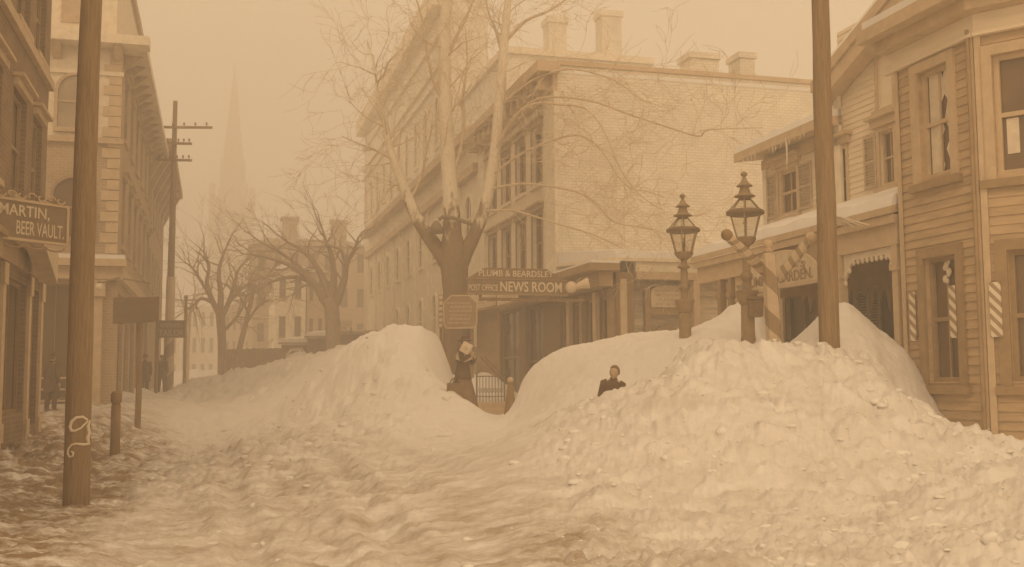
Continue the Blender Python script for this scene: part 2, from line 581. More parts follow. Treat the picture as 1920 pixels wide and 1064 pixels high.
def window(site, P, a0, a1, z0, z1, reveal=0.14, casing=0.0, frame='trim', pane='pane', muntins=1, hood=None, sill='stone', rows=2, depthcase=0.035, name='window'):
    """window with frame, meeting rail, sash bars, pane and sill, all in an opening a0..a1, z0..z1"""
    mb = site.mb()
    w = min(0.07, (a1 - a0) * 0.09)
    d0, d1 = -reveal + 0.03, -reveal + 0.09
    mb.pbox(P, a0, a0 + w, z0, z1, d0, d1)
    mb.pbox(P, a1 - w, a1, z0, z1, d0, d1)
    mb.pbox(P, a0 + w, a1 - w, z0, z0 + w, d0, d1)
    mb.pbox(P, a0 + w, a1 - w, z1 - w, z1, d0, d1)
    zm = (z0 + z1) / 2
    if rows >= 2:
        mb.pbox(P, a0 + w, a1 - w, zm - w * 0.45, zm + w * 0.45, d0, d1 - 0.01)
    for k in range(muntins):
        x = a0 + (a1 - a0) * (k + 1) / (muntins + 1)
        mb.pbox(P, x - w * 0.22, x + w * 0.22, z0 + w, z1 - w, d0 + 0.005, d1 - 0.025)
    if casing:
        c = casing
        mb.pbox(P, a0 - c, a0, z0 - c * 0.4, z1 + c, 0.0, depthcase)
        mb.pbox(P, a1, a1 + c, z0 - c * 0.4, z1 + c, 0.0, depthcase)
        mb.pbox(P, a0, a1, z1, z1 + c, 0.0, depthcase)
    o = mb.build(name, M[frame], site.e)
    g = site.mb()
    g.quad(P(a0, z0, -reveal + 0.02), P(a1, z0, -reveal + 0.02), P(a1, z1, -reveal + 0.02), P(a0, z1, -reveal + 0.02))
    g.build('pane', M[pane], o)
    if sill:
        q = site.mb()
        q.pbox(P, a0 - casing - 0.06, a1 + casing + 0.06, z0 - 0.12 - casing * 0.4, z0 - casing * 0.4 - 0.003, -0.02, 0.09)
        q.build('sill', M[sill], o)
    if hood:
        q = site.mb()
        q.pbox(P, a0 - casing - 0.1, a1 + casing + 0.1, z1 + casing + 0.003, z1 + casing + 0.16, 0.0, 0.1)
        q.pbox(P, a0 - casing - 0.16, a1 + casing + 0.16, z1 + casing + 0.163, z1 + casing + 0.23, 0.0, 0.2)
        q.build('lintel', M[hood], o)
    return o


def shutter(site, P, a0, a1, z0, z1, d=0.05, name='shutter'):
    mb = site.mb()
    w = 0.05
    mb.pbox(P, a0, a0 + w, z0, z1, 0.01, d)
    mb.pbox(P, a1 - w, a1, z0, z1, 0.01, d)
    for z in (z0, (z0 + z1) / 2 - w / 2, z1 - w):
        mb.pbox(P, a0 + w, a1 - w, z, z + w, 0.01, d)
    n = int((z1 - z0) / 0.055)
    for k in range(n):
        z = z0 + (z1 - z0) * (k + 0.5) / n
        mb.hexa([P(a0 + w, z - 0.022, d - 0.004), P(a1 - w, z - 0.022, d - 0.004), P(a1 - w, z + 0.01, 0.014), P(a0 + w, z + 0.01, 0.014),
                 P(a0 + w, z - 0.012, d - 0.004), P(a1 - w, z - 0.012, d - 0.004), P(a1 - w, z + 0.02, 0.014), P(a0 + w, z + 0.02, 0.014)])
    return mb.build(name, M['shutter'], site.e)


def archpoly(a0, a1, z0, z1, n=10):
    r = (a1 - a0) / 2
    c = (a0 + a1) / 2
    return [(a0, z0), (a1, z0)] + [(c + r * math.cos(math.pi * k / n), z1 - r + r * math.sin(math.pi * k / n)) for k in range(n + 1)]


def archwindow(site, P, a0, a1, z0, z1, frame='stone', pane='pane_light', fw=0.09):
    """arched window with a proud surround; the pane sits inside the surround"""
    mb = site.mb()
    n = 10
    r0, c = (a1 - a0) / 2, (a0 + a1) / 2
    zs = z1 - r0
    def arc(r):
        return [(c - r, z0)] + [(c - r * math.cos(math.pi * k / n), zs + r * math.sin(math.pi * k / n)) for k in range(n + 1)] + [(c + r, z0)]
    A, B = arc(r0 + fw), arc(r0)
    for i in range(len(A) - 1):
        mb.hexa([P(*A[i], 0.0), P(*B[i], 0.0), P(*B[i + 1], 0.0), P(*A[i + 1], 0.0),
                 P(*A[i], 0.10), P(*B[i], 0.10), P(*B[i + 1], 0.10), P(*A[i + 1], 0.10)])
    mb.pbox(P, a0 - fw, a1 + fw, z0 - 0.14, z0 - 0.003, 0.0, 0.14)
    mb.pbox(P, a0, a1, (z0 + z1) / 2 - 0.03, (z0 + z1) / 2 + 0.03, 0.012, 0.05)
    mb.pbox(P, c - 0.02, c + 0.02, z0, z1 - 0.05, 0.012, 0.04)
    o = mb.build('window', M[frame], site.e)
    g = site.mb()
    g.pprism(P, archpoly(a0, a1, z0, z1), 0.0, 0.01)
    g.build('pane', M[pane], o)
    return o


# ------------------------------------------------------------------ lettering
def lettering(site, body, m, origin, right, up, w, h, parent=None, bold=0.0, thick=0.012, shear=0.0, name='lettering', arc=None):
    cu = bpy.data.curves.new('lettering', 'FONT')
    cu.body = body
    cu.offset = bold
    cu.resolution_u = 3
    tmp = bpy.data.objects.new('lettering_tmp', cu)
    COL.objects.link(tmp)
    dg = bpy.context.evaluated_depsgraph_get()
    me = bpy.data.meshes.new_from_object(tmp.evaluated_get(dg))
    bpy.data.objects.remove(tmp)
    vs = [v.co.copy() for v in me.vertices]
    fs = [list(p.vertices) for p in me.polygons]
    bpy.data.meshes.remove(me)
    x0, x1 = min(v.x for v in vs), max(v.x for v in vs)
    y0, y1 = min(v.y for v in vs), max(v.y for v in vs)
    right, up, origin = Vector(right).normalized(), Vector(up).normalized(), Vector(origin)
    nrm = right.cross(up)
    mb = site.mb()
    pts = []
    for v in vs:
        x, y = (v.x - x0) / (x1 - x0) * w, (v.y - y0) / (y1 - y0) * h
        if arc:                         # bend round an arch of radius arc
            a = (x - w / 2) / arc
            pts.append(origin + right * (w / 2 + (arc + y) * math.sin(a)) + up * ((arc + y) * math.cos(a) - arc))
        else:
            pts.append(origin + right * (x + shear * y) + up * y)
    n = len(pts)
    mb.add([p + nrm * thick for p in pts], fs)
    # edges for thickness
    from collections import Counter
    cnt = Counter()
    dirn = {}
    for f in fs:
        for i in range(len(f)):
            a, b = f[i], f[(i + 1) % len(f)]
            cnt[frozenset((a, b))] += 1
            dirn[frozenset((a, b))] = (a, b)
    for e, c in cnt.items():
        if c == 1:
            a, b = dirn[e]
            mb.quad(pts[a], pts[b], pts[b] + nrm * thick, pts[a] + nrm * thick)
    return mb.build(name, m, parent if parent is not None else site.e)


def scribble(site, m, origin, right, up, w, h, rows, parent, seed=1, thick=0.008, name='lettering'):
    """worn lettering no one can read any more: rows of short painted strokes"""
    rng = random.Random(seed)
    right, up, origin = Vector(right).normalized(), Vector(up).normalized(), Vector(origin)
    n = right.cross(up)
    mb = site.mb()
    rh = h / rows
    for r in range(rows):
        x = rng.uniform(0.0, 0.18) * w
        xe = w - rng.uniform(0.0, 0.18) * w
        lh = rh * rng.uniform(0.42, 0.66)
        while x < xe:
            cw = lh * rng.uniform(0.45, 0.75)
            y = r * rh + rh * 0.2
            st_ = lh * 0.16
            def bit(xa, xb, ya, yb):
                p = [origin + right * X + up * Y for X, Y in ((xa, ya), (xb, ya), (xb, yb), (xa, yb))]
                mb.hexa(p + [q + n * thick for q in p])
            bit(x, x + st_, y, y + lh)
            k = rng.random()
            if k < 0.75:
                bit(x + cw - st_, x + cw, y, y + lh)
            if k > 0.25:
                yy = y + lh * rng.choice((0, 0.42, 0.84))
                bit(x + st_, x + cw - st_, yy, yy + st_)
            x += cw + lh * (0.22 if rng.random() < 0.85 else 0.6)
    return mb.build(name, m, parent)
# ------------------------------------------------------------------ light
SUN_EL, SUN_AZ = math.radians(40), None
SUNV = Vector((-0.10, -0.84, 0.80)).normalized()          # towards the sun: behind the camera, from the left
TINT = (1.0, 0.725, 0.45)


def make_world():
    w = bpy.data.worlds.new('World')
    SC.world = w
    w.use_nodes = True
    nt = w.node_tree
    bg = nt.nodes['Background']
    sky = N(nt, 'ShaderNodeTexSky')
    sky.sky_type = 'NISHITA'
    sky.sun_disc = False
    sky.sun_elevation = math.asin(SUNV.z)
    sky.sun_rotation = math.atan2(SUNV.x, SUNV.y)
    sky.air_density, sky.dust_density = 1.0, 4.0
    bw = N(nt, 'ShaderNodeRGBToBW')
    nt.links.new(sky.outputs[0], bw.inputs[0])
    # thin even cloud: pull the clear sky most of the way to one grey, then the warm tone of the old print
    mr = N(nt, 'ShaderNodeMath', operation='MULTIPLY_ADD')
    mr.inputs[1].default_value = 0.22
    mr.inputs[2].default_value = SKY_FLAT
    nt.links.new(bw.outputs[0], mr.inputs[0])
    mx = N(nt, 'ShaderNodeVectorMath', operation='SCALE')
    mx.inputs[0].default_value = TINT
    nt.links.new(mr.outputs[0], mx.inputs['Scale'])
    nt.links.new(mx.outputs[0], bg.inputs['Color'])
    bg.inputs['Strength'].default_value = 0.12
    ld = bpy.data.lights.new('sun', 'SUN')
    ld.energy = SUN_E
    ld.angle = math.radians(10)
    ld.color = (1.0, 0.72, 0.43)
    so = bpy.data.objects.new('sun', ld)
    COL.objects.link(so)
    so.rotation_euler = SUNV.to_track_quat('Z', 'Y').to_euler()


SKY_FLAT, SUN_E, EXPO = 7.6, 0.6, -0.07
make_world()
vs_ = SC.view_settings
SC.display_settings.display_device = 'sRGB'
vs_.view_transform = 'Standard'
vs_.look = 'None'
vs_.gamma = 1.0
vs_.use_curve_mapping = False
vs_.exposure = 0.0
SC.cycles.use_denoising = True
SC.cycles.max_bounces = 6
SC.cycles.diffuse_bounces = 3
SC.cycles.transparent_max_bounces = 12
SC.cycles.volume_bounces = 3

# ------------------------------------------------------------------ snow
# (column, row seen or None, distance, height or None): heights are measured off the sight lines
CP = []


def cp(px, Y, py=None, z=None):
    CP.append((px, Y, zat(py, Y, px) if z is None else z))


for px in (-500, -200, 60, 300):
    for Y in (4.5, 7, 10, 14):
        cp(px, Y, z=0.0)
for Y in (4.5, 6.5):
    for px in (700, 1100, 1500, 1900, 2500):
        cp(px, Y, z=0.0 if px < 1000 else 0.12)
cp(600, 10, z=0.05); cp(600, 14, z=0.15); cp(450, 18, z=0.12); cp(20, 14, 930); cp(100, 20, 850); cp(100, 26, 800)
cp(75, 33, 758); cp(-100, 24, z=0.3); cp(-100, 34, z=0.6); cp(-400, 30, z=0.5); cp(216, 20, 862); cp(260, 29, 814)
cp(200, 36, 735); cp(300, 32, 800); cp(300, 50, 735); cp(240, 46, 735); cp(200, 60, z=0.8); cp(0, 60, z=0.8); cp(-400, 60, z=0.8)
cp(330, 66, 708); cp(330, 110, 700); cp(0, 115, z=1.0); cp(-500, 115, z=1.0)
# right-hand heap of shovelled lumps
cp(960, 8.5, 1050); cp(1000, 11, 905); cp(960, 20, 800)
cp(1200, 8, 1045); cp(1200, 10.5, 890); cp(1200, 14, 728); cp(1140, 14.1, 734); cp(1165, 14.1, 736); cp(1240, 14.2, 702); cp(1060, 14.5, 764); cp(1000, 15, 796); cp(930, 16.5, 816)
cp(1280, 14.4, 662); cp(1280, 11.5, 800)
cp(1400, 8, 1030); cp(1400, 11, 840); cp(1390, 14.6, 652); cp(1340, 14.6, 640)
cp(1550, 8, 1020); cp(1550, 11.5, 800); cp(1555, 14.2, 668); cp(1480, 14.5, 652)
cp(1700, 8, 1010); cp(1700, 11, 870); cp(1650, 13.8, 715); cp(1700, 13.2, 755)
cp(1800, 12.3, 812); cp(1860, 11.8, 850); cp(1930, 11.2, 845); cp(1860, 9, 960); cp(2050, 11, 850); cp(2300, 11, 870)
cp(1950, 13.5, z=0.55); cp(1800, 14, z=0.75); cp(2100, 14.5, z=0.6)
# trough behind it, where the boy stands
cp(1150, 15.6, z=1.05); cp(1230, 15.6, z=1.3); cp(1060, 16.5, z=1.0); cp(1320, 16.2, z=1.7); cp(1400, 16.4, z=1.8); cp(1560, 15.4, z=1.95)
# smooth drift along the right-hand pavement
cp(1150, 18, 705); cp(1060, 18, 745)
cp(1000, 22, 692); cp(976, 22.3, 712); cp(958, 22.4, z=0.62); cp(962, 23.5, z=0.7); cp(980, 24.3, z=1.2); cp(1060, 21.5, 664); cp(1150, 21, 641); cp(1230, 20.8, 629); cp(1290, 20.5, 622); cp(1350, 20, 598)
cp(1405, 20.5, 560); cp(1440, 19, 610); cp(1100, 24.5, z=1.5); cp(1220, 24, z=1.9); cp(1330, 23, z=2.2); cp(1000, 26, z=0.8); cp(1150, 30, z=0.9); cp(1300, 30, z=1.0)
cp(1290, 17.5, 650)
# swept drift against the corner house
cp(1475, 16.0, 652); cp(1510, 16.3, 615); cp(1545, 16.4, 585); cp(1582, 16.4, 566); cp(1625, 16.3, 600); cp(1660, 16.2, 632); cp(1695, 16.1, 655)
cp(1580, 18.5, z=1.7); cp(1480, 18.5, z=1.4); cp(1680, 18.5, z=1.4); cp(1620, 15.0, 668); cp(1680, 14.7, 728); cp(1712, 15.3, 758); cp(1760, 14.8, 795); cp(1735, 13.6, 772); cp(1800, 17, z=0.7); cp(2200, 18, z=0.8)
cp(1480, 21, z=1.0); cp(1650, 22, z=1.0)
# cut path, woman, steps
cp(845, 22.3, 762); cp(900, 22.6, 770); cp(945, 22, 792); cp(870, 24, 755); cp(950, 24.5, 778); cp(920, 25.5, z=0.55); cp(930, 28.6, z=0.6); cp(912, 32, z=1.75); cp(900, 34, z=0.7)
cp(860, 27.5, z=0.75); cp(862, 30, z=0.8); cp(990, 31, z=0.7)
# long bank on the right side of the roadway
cp(795, 28.5, 612); cp(775, 30, 612); cp(755, 31.5, 614); cp(738, 33, 617); cp(720, 35.5, 620); cp(700, 38, 624); cp(670, 43, 640); cp(790, 31, z=2.3); cp(740, 36, z=2.5); cp(640, 48, 650); cp(580, 62, 665); cp(520, 80, 678); cp(440, 100, 700)
cp(822, 28, 632); cp(838, 27.3, 690); cp(842, 26.6, 730); cp(815, 25.5, 705)
cp(790, 25, 700); cp(790, 20, 788); cp(720, 18, 815); cp(700, 13, 900); cp(640, 25, 760); cp(640, 34, 703); cp(560, 45, 716); cp(520, 28, 782)
cp(440, 70, 718); cp(430, 42, 757); cp(430, 21, 852); cp(850, 16, 845); cp(830, 11, 940)
cp(800, 35, z=1.3); cp(720, 46, z=1.4); cp(650, 60, z=1.5); cp(560, 90, z=1.6); cp(700, 115, z=1.6); cp(1000, 60, z=1.0); cp(1000, 115, z=1.0)
cp(1500, 60, z=1.0); cp(2400, 40, z=1.0); cp(2400, 115, z=1.0); cp(1500, 115, z=1.0); cp(1000, 40, z=0.8)


def cc(px, Y):
    return np.stack([np.asarray(px) / 170.0, 7.0 * np.log(np.asarray(Y))], -1)


_c = np.array(CP)
_pt = cc(_c[:, 0], _c[:, 1])


def _phi(r2):
    return 0.5 * r2 * np.log(r2 + 1e-12)


_n = len(_pt)
_A = np.zeros((_n + 3, _n + 3))
_d2 = ((_pt[:, None] - _pt[None]) ** 2).sum(-1)
_A[:_n, :_n] = _phi(_d2) + np.eye(_n) * 0.012
_A[:_n, _n] = 1
_A[:_n, _n + 1:] = _pt
_A[_n:, :_n] = _A[:_n, _n:].T
_w = np.linalg.solve(_A, np.concatenate([_c[:, 2], np.zeros(3)]))


def tps(px, Y):
    q = cc(px, Y)
    out = np.empty(len(q))
    for i in range(0, len(q), 4000):
        p = q[i:i + 4000]
        d2 = ((p[:, None] - _pt[None]) ** 2).sum(-1)
        out[i:i + 4000] = _phi(d2) @ _w[:_n] + _w[_n] + p @ _w[_n + 1:]
    return out


def vnoise(x, y, seed):                 # smooth value noise in -1..1
    xi, yi = np.floor(x).astype(np.int64), np.floor(y).astype(np.int64)
    xf, yf = x - xi, y - yi
    u, v = xf * xf * xf * (xf * (xf * 6 - 15) + 10), yf * yf * yf * (yf * (yf * 6 - 15) + 10)

    def h(a, b):
        n = (a * 374761393 + b * 668265263 + seed * 974634777) & 0x7fffffff
        n = ((n ^ (n >> 13)) * 1274126177) & 0x7fffffff
        return ((n ^ (n >> 16)) & 0xffff) / 32767.5 - 1
    return (h(xi, yi) * (1 - u) + h(xi + 1, yi) * u) * (1 - v) + (h(xi, yi + 1) * (1 - u) + h(xi + 1, yi + 1) * u) * v


def sstep(a, b, x):
    t = np.clip((x - a) / (b - a), 0, 1)
    return t * t * (3 - 2 * t)


def snow_height(px, Y):
    px, Y = np.asarray(px, float), np.asarray(Y, float)
    z = tps(px, Y)
    # the bank never stood above its measured crest
    cap = np.interp(px, [300, 430, 520, 640, 700, 745, 790, 815, 832, 848, 870], [735, 703, 679, 653, 626, 616, 611, 622, 644, 700, 500])
    zc = np.array(CAMZ) + Y * (532 + 180 - cap) / F * 1.0
    over = z - zc
    near_ = (px < 865) & (px > 250) & (Y > 20) & (Y < 100)
    z = np.where(near_ & (over > -0.1), zc - 0.1 + 0.1 * np.tanh((over + 0.1) / 0.5), z)
    X = (px - 960) / F * Y
    heap = sstep(880, 1150, px) * (1 - sstep(14.9, 15.8, Y)) + 0.75 * sstep(1620, 1700, px) * (1 - sstep(14.9, 15.8, Y))
    heap = np.clip(heap, 0, 1)
    drift = (1 - heap) * sstep(900, 1000, px) * sstep(14.5, 16, Y) * (1 - sstep(23, 26, Y))
    road = (1 - sstep(700, 1000, px)) * (1 - sstep(24, 40, Y))
    far = (0.35 + 0.75 * sstep(30, 60, Y)) * (1 - heap) * sstep(15, 22, Y) * (1 - sstep(820, 980, px))
    x2, y2 = X * 0.8 + Y * 0.6, Y * 0.8 - X * 0.6
    lump = np.zeros_like(z)
    for i, (w_, ah, ar, af) in enumerate(((1.3, 0.13, 0.05, 0.36), (0.62, 0.10, 0.05, 0.22), (0.31, 0.085, 0.042, 0.14), (0.16, 0.068, 0.034, 0.07), (0.085, 0.042, 0.02, 0.0), (0.045, 0.02, 0.010, 0.0))):
        ux, uy = (X, Y) if i % 2 else (x2, y2)
        nz_ = vnoise(ux / w_ + 3.7 * i, uy / w_, 20 + i)
        md = 0.85 + 0.55 * vnoise(X / 1.9, Y / 1.9, 31) if i < 4 else 1.0
        lump += md * (ah * heap + ar * road + af * far + 0.30 * ah * drift) * (np.abs(nz_) - 0.33 - 0.10 * heap) * 1.15
    smooth = 0.06 * vnoise(X / 2.3, Y / 2.3, 5) + 0.032 * vnoise(x2 / 0.7, y2 / 0.7, 6) + 0.012 * vnoise(X / 0.19, Y / 0.19, 7)
    s_, t_ = X * CT + Y * ST, -X * ST + Y * CT      # ruts worn along the roadway
    for s0 in (0.2, 1.55, 2.6):
        g_ = s_ - s0 - 0.25 * vnoise(t_ / 5.0, t_ * 0 + s0, 41)
        z = z - road * 0.075 * np.exp(-(g_ / 0.16) ** 2) * (0.6 + 0.4 * vnoise(t_ / 0.8, t_ * 0, 42)) + road * 0.03 * np.exp(-((np.abs(g_) - 0.28) / 0.12) ** 2)
    return z + lump + smooth


def ground_z(x, y):
    return float(snow_height([960 + F * x / y], [y])[0])


def make_snow():
    cols = np.arange(-520, 2600, 2.8)
    rows = 4.6 * np.exp(np.linspace(0, math.log(125 / 4.6), 640))
    PX, YY = np.meshgrid(cols, rows)
    z = snow_height(PX.ravel(), YY.ravel()).reshape(PX.shape)
    # the sheet sinks under the ground at its rim
    rim = np.minimum(sstep(0, 12, np.arange(len(rows)))[:, None], sstep(0, 12, np.arange(len(rows))[::-1])[:, None])
    rim = np.minimum(rim, np.minimum(sstep(0, 30, np.arange(len(cols)))[None], sstep(0, 30, np.arange(len(cols))[::-1])[None]))
    z = z * rim - 0.5 * (1 - rim)
    X = (PX - 960) / F * YY
    nr, nc = PX.shape
    co = np.stack([X, YY, z], -1).reshape(-1, 3).astype(np.float32)
    idx = np.arange(nr * nc).reshape(nr, nc)
    f = np.stack([idx[:-1, :-1], idx[:-1, 1:], idx[1:, 1:], idx[1:, :-1]], -1).reshape(-1, 4)
    me = bpy.data.meshes.new('snow')
    me.vertices.add(len(co))
    me.vertices.foreach_set('co', co.ravel())
    me.loops.add(len(f) * 4)
    me.loops.foreach_set('vertex_index', f.ravel().astype(np.int32))
    me.polygons.add(len(f))
    me.polygons.foreach_set('loop_start', np.arange(0, len(f) * 4, 4, dtype=np.int32))
    me.polygons.foreach_set('use_smooth', np.ones(len(f), dtype=bool))
    me.update(calc_edges=True)
    # trampled, sooty snow: the roadway and the left pavement
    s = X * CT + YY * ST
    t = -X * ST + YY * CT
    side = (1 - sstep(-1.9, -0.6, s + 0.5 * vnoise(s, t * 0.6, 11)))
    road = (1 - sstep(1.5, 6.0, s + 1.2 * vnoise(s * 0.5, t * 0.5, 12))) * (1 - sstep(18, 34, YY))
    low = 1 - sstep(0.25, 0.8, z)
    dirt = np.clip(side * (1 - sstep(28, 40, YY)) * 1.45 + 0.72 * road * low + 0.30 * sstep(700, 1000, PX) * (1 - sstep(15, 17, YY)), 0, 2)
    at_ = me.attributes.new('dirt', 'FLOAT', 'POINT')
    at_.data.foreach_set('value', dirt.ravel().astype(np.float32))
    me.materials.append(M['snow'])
    o = bpy.data.objects.new('snow', me)
    COL.objects.link(o)
    o['kind'] = 'structure'


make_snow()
g = MB()
g.quad((-900, -300, -0.42), (900, -300, -0.42), (900, 1500, -0.42), (-900, 1500, -0.42))
go = g.build('ground', M['snowy'])
go['kind'] = 'structure'


def make_clods():
    rng = random.Random(3)
    px, Y, sz = [], [], []
    for _ in range(9000):
        p, y = rng.uniform(-100, 2050), 5.5 + 10.5 * rng.random() ** 0.8
        k = rng.random()
        dens = 0.30 if p > 1050 else 0.03
        if p > 1000 and y > 14.2:
            dens = 0.8 if 1220 < p < 1700 and y < 14.9 else 0.0
        if p > 1640 and 11 < y < 14:
            dens = 0.75
        if k > dens:
            continue
        px.append(p); Y.append(y); sz.append(0.010 + 0.055 * rng.random() ** 6)
    for _ in range(160):                # foot of the bank
        p, y = rng.uniform(250, 860), rng.uniform(16, 30)
        px.append(p); Y.append(y); sz.append(0.03 + 0.08 * rng.random() ** 3)
    zz = snow_height(px, Y)
    base = MB(); base.ball((0, 0, 0), 1.0, 10)
    bv = base.v
    mb = MB()
    for p, y, r, z in zip(px, Y, sz, zz):
        x = (p - 960) / F * y
        a = rng.uniform(0, 6.28)
        sc = (r * rng.uniform(0.8, 2.0), r * rng.uniform(0.8, 1.5), r * rng.uniform(0.5, 0.95))
        cut = [(Vector((rng.gauss(0, 1), rng.gauss(0, 1), rng.gauss(0, 1))).normalized(), rng.uniform(0.35, 0.75)) for _ in range(6)]
        vs = []
        for v in bv:
            q = v.copy()
            for n_, d_ in cut:          # broken faces
                e_ = q.dot(n_) - d_
                if e_ > 0:
                    q -= n_ * e_ * 0.85
            vs.append((x + (q.x * math.cos(a) - q.y * math.sin(a)) * sc[0], y + (q.x * math.sin(a) + q.y * math.cos(a)) * sc[1], z + q.z * sc[2] - r * 0.12))
        mb.add(vs, base.f, 0, True)
    o = mb.build('snow_clods', M['snowy'])
    o['kind'] = 'stuff'


make_clods()


def make_haze():
    mb = MB()
    mb.box(-150, 150, -25, 250, -1.1, 74)
    m = bpy.data.materials.new('cold_haze')
    m.use_nodes = True
    nt = m.node_tree
    nt.nodes.clear()
    out = N(nt, 'ShaderNodeOutputMaterial')
    v = N(nt, 'ShaderNodeVolumePrincipled')
    v.inputs['Color'].default_value = rgba((0.97, 0.95, 0.92))
    v.inputs['Density'].default_value = HAZE
    v.inputs['Anisotropy'].default_value = 0.0
    nt.links.new(v.outputs[0], out.inputs['Volume'])
    o = mb.build('haze', m)
    o['kind'] = 'stuff'


HAZE = 0.010
make_haze()
# ================================================================== buildings, left side
SL, SR = -3.77, 10.3                    # building lines of the two sides


def shell(site, s0, s1, t0, t1, z0, z1, skip='', m='brick_mid', name='rear_wall'):
    """plain outer faces of a block on the sides that have no facade of their own, and its flat roof"""
    mb = site.mb()
    if 'w' not in skip: mb.quad((s0, t1, z0), (s0, t0, z0), (s0, t0, z1), (s0, t1, z1))
    if 'e' not in skip: mb.quad((s1, t0, z0), (s1, t1, z0), (s1, t1, z1), (s1, t0, z1))
    if 's' not in skip: mb.quad((s0, t0, z0), (s1, t0, z0), (s1, t0, z1), (s0, t0, z1))
    if 'n' not in skip: mb.quad((s1, t1, z0), (s0, t1, z0), (s0, t1, z1), (s1, t1, z1))
    mb.build(name, M[m], site.e)
    r = site.mb()
    r.box(s0 - 0.02, s1 + 0.02, t0 - 0.02, t1 + 0.02, z1 + 0.004, z1 + 0.12)
    r.build('roof', M['snowy'], site.e)


# --- near left brick shop
b = Site('brick_shop', 'dark brick shop at the left edge with tall sash windows and a post storefront', 'building', SL, 17.0)
PL = plane((SL, 0), (0, 1), (1, 0))     # faces the street, a = t
wb = [(21.75, 23.2, 5.1, 7.15), (24.05, 25.25, 5.1, 7.15), (19.0, 20.6, 5.1, 7.15), (16.2, 17.8, 5.1, 7.15), (13.4, 15.0, 5.1, 7.15), (10.6, 12.2, 5.1, 7.15)]
wu = [(a, c, 8.55, 10.4) for a, c, _, _ in wb]
shop = [(24.45, 25.55, 0.6, 3.5), (21.6, 23.9, 0.9, 3.5), (18.4, 20.9, 0.9, 3.5), (15.2, 17.7, 0.9, 3.5), (12.0, 14.5, 0.9, 3.5)]
m_ = b.mb()
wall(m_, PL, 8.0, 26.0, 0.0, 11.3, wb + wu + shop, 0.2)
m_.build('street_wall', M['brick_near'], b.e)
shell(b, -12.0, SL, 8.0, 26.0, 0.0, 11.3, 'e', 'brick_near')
for h in wb + wu:
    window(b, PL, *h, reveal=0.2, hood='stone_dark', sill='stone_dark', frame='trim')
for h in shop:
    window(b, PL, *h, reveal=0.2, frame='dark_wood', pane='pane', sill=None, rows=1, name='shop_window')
m_ = b.mb()
m_.pbox(PL, 8.0, 26.0, 8.16, 8.36, 0.0, 0.12)
m_.build('belt_course', M['stone_dark'], b.e)
m_ = b.mb()
m_.pbox(PL, 8.0, 26.0, 3.72, 4.1, 0.0, 0.1)
m_.pbox(PL, 8.0, 26.0, 4.103, 4.22, 0.0, 0.18)
m_.build('shop_cornice', M['trim'], b.e)
for a in (14.85, 18.05, 21.25, 24.15, 25.75):
    m_ = b.mb()
    m_.pbox(PL, a - 0.14, a + 0.14, 0.0, 3.717, 0.0, 0.06)
    m_.pbox(PL, a - 0.18, a + 0.18, 3.3, 3.7, 0.063, 0.09)
    m_.pbox(PL, a - 0.18, a + 0.18, 0.4, 0.75, 0.063, 0.09)
    m_.build('storefront_post', M['trim_light'], b.e)
m_ = b.mb()                             # end of the folded awning
m_.pprism(PL, [(22.1, 4.1), (23.9, 4.25), (23.85, 3.55)], 0.25, 0.6)
m_.build('awning', M['canvas'], b.e)

# --- beer vault sign, hung at an angle off the shop corner
sd = Vector((0.527, 0.85, 0)).normalized()
pr = at(122, 425, 20.0)
b = Spot('hanging_sign', 'dark sign with pale BEER VAULT lettering and a scrolled crest off the left brick shop', 'sign', pr)
L_ = 3.0
z0_, z1_ = zat(457, 20.0, 120), zat(392, 20.0, 120)
zt_ = Vector((0, 0, 1))
nr_ = sd.cross(zt_)


def signpt(x, z, d=0.0):                # x metres back from the right-hand end
    return Vector((pr.x, pr.y, z)) - sd * x + nr_ * d


def sbox(mb, x0, x1, z0, z1, d0, d1):
    mb.hexa([signpt(x1, z0, d0), signpt(x0, z0, d0), signpt(x0, z0, d1), signpt(x1, z0, d1),
             signpt(x1, z1, d0), signpt(x0, z1, d0), signpt(x0, z1, d1), signpt(x1, z1, d1)])


m_ = b.mb()
sbox(m_, 0, L_, z0_, z1_, -0.03, 0.03)
board = m_.build('sign_board', M['sign_dark'], b.e)
m_ = b.mb()
sbox(m_, -0.03, L_, z1_ + 0.002, z1_ + 0.05, -0.045, 0.05)
sbox(m_, -0.03, L_, z0_ - 0.05, z0_ - 0.002, -0.045, 0.05)
sbox(m_, -0.05, -0.002, z0_ - 0.05, z1_ + 0.05, -0.045, 0.052)
m_.build('sign_frame', M['trim_light'], b.e)
m_ = b.mb()
for k in range(10):                     # scrolls along the crest
    c = signpt(0.12 + 0.2 * k, z1_ + 0.13, 0.0)
    pts = []
    for i in range(15):
        a = i / 14 * 4.2 * (1 if k % 2 else -1)
        r = 0.105 * (1 - i / 20)
        pts.append(c + sd * r * math.cos(a) + zt_ * r * math.sin(a) * 0.75)
    m_.tube(pts, 0.016, 5)
m_.build('crest', M['trim_light'], b.e)
m_ = b.mb()
for k in range(3):
    c = signpt(0.2 + 0.42 * k, z0_ - 0.1, 0)
    m_.tube([c + sd * 0.2 * math.cos(i / 8 * math.pi) - zt_ * 0.07 * math.sin(i / 8 * math.pi) for i in range(9)], 0.018, 5)
m_.tube([signpt(0.1, z1_ + 0.05), signpt(0.1, z1_ + 0.1) - nr_ * 0.0 + Vector((-1.5, 0.2, 0.5))], 0.015, 5)
m_.build('bracket', M['trim'], b.e)
hh = z1_ - z0_
lettering(b, 'MARTIN,', M['letter_light'], signpt(1.36, z0_ + hh * 0.55, 0.03), sd, zt_, 1.0, hh * 0.36, board, bold=0.012)
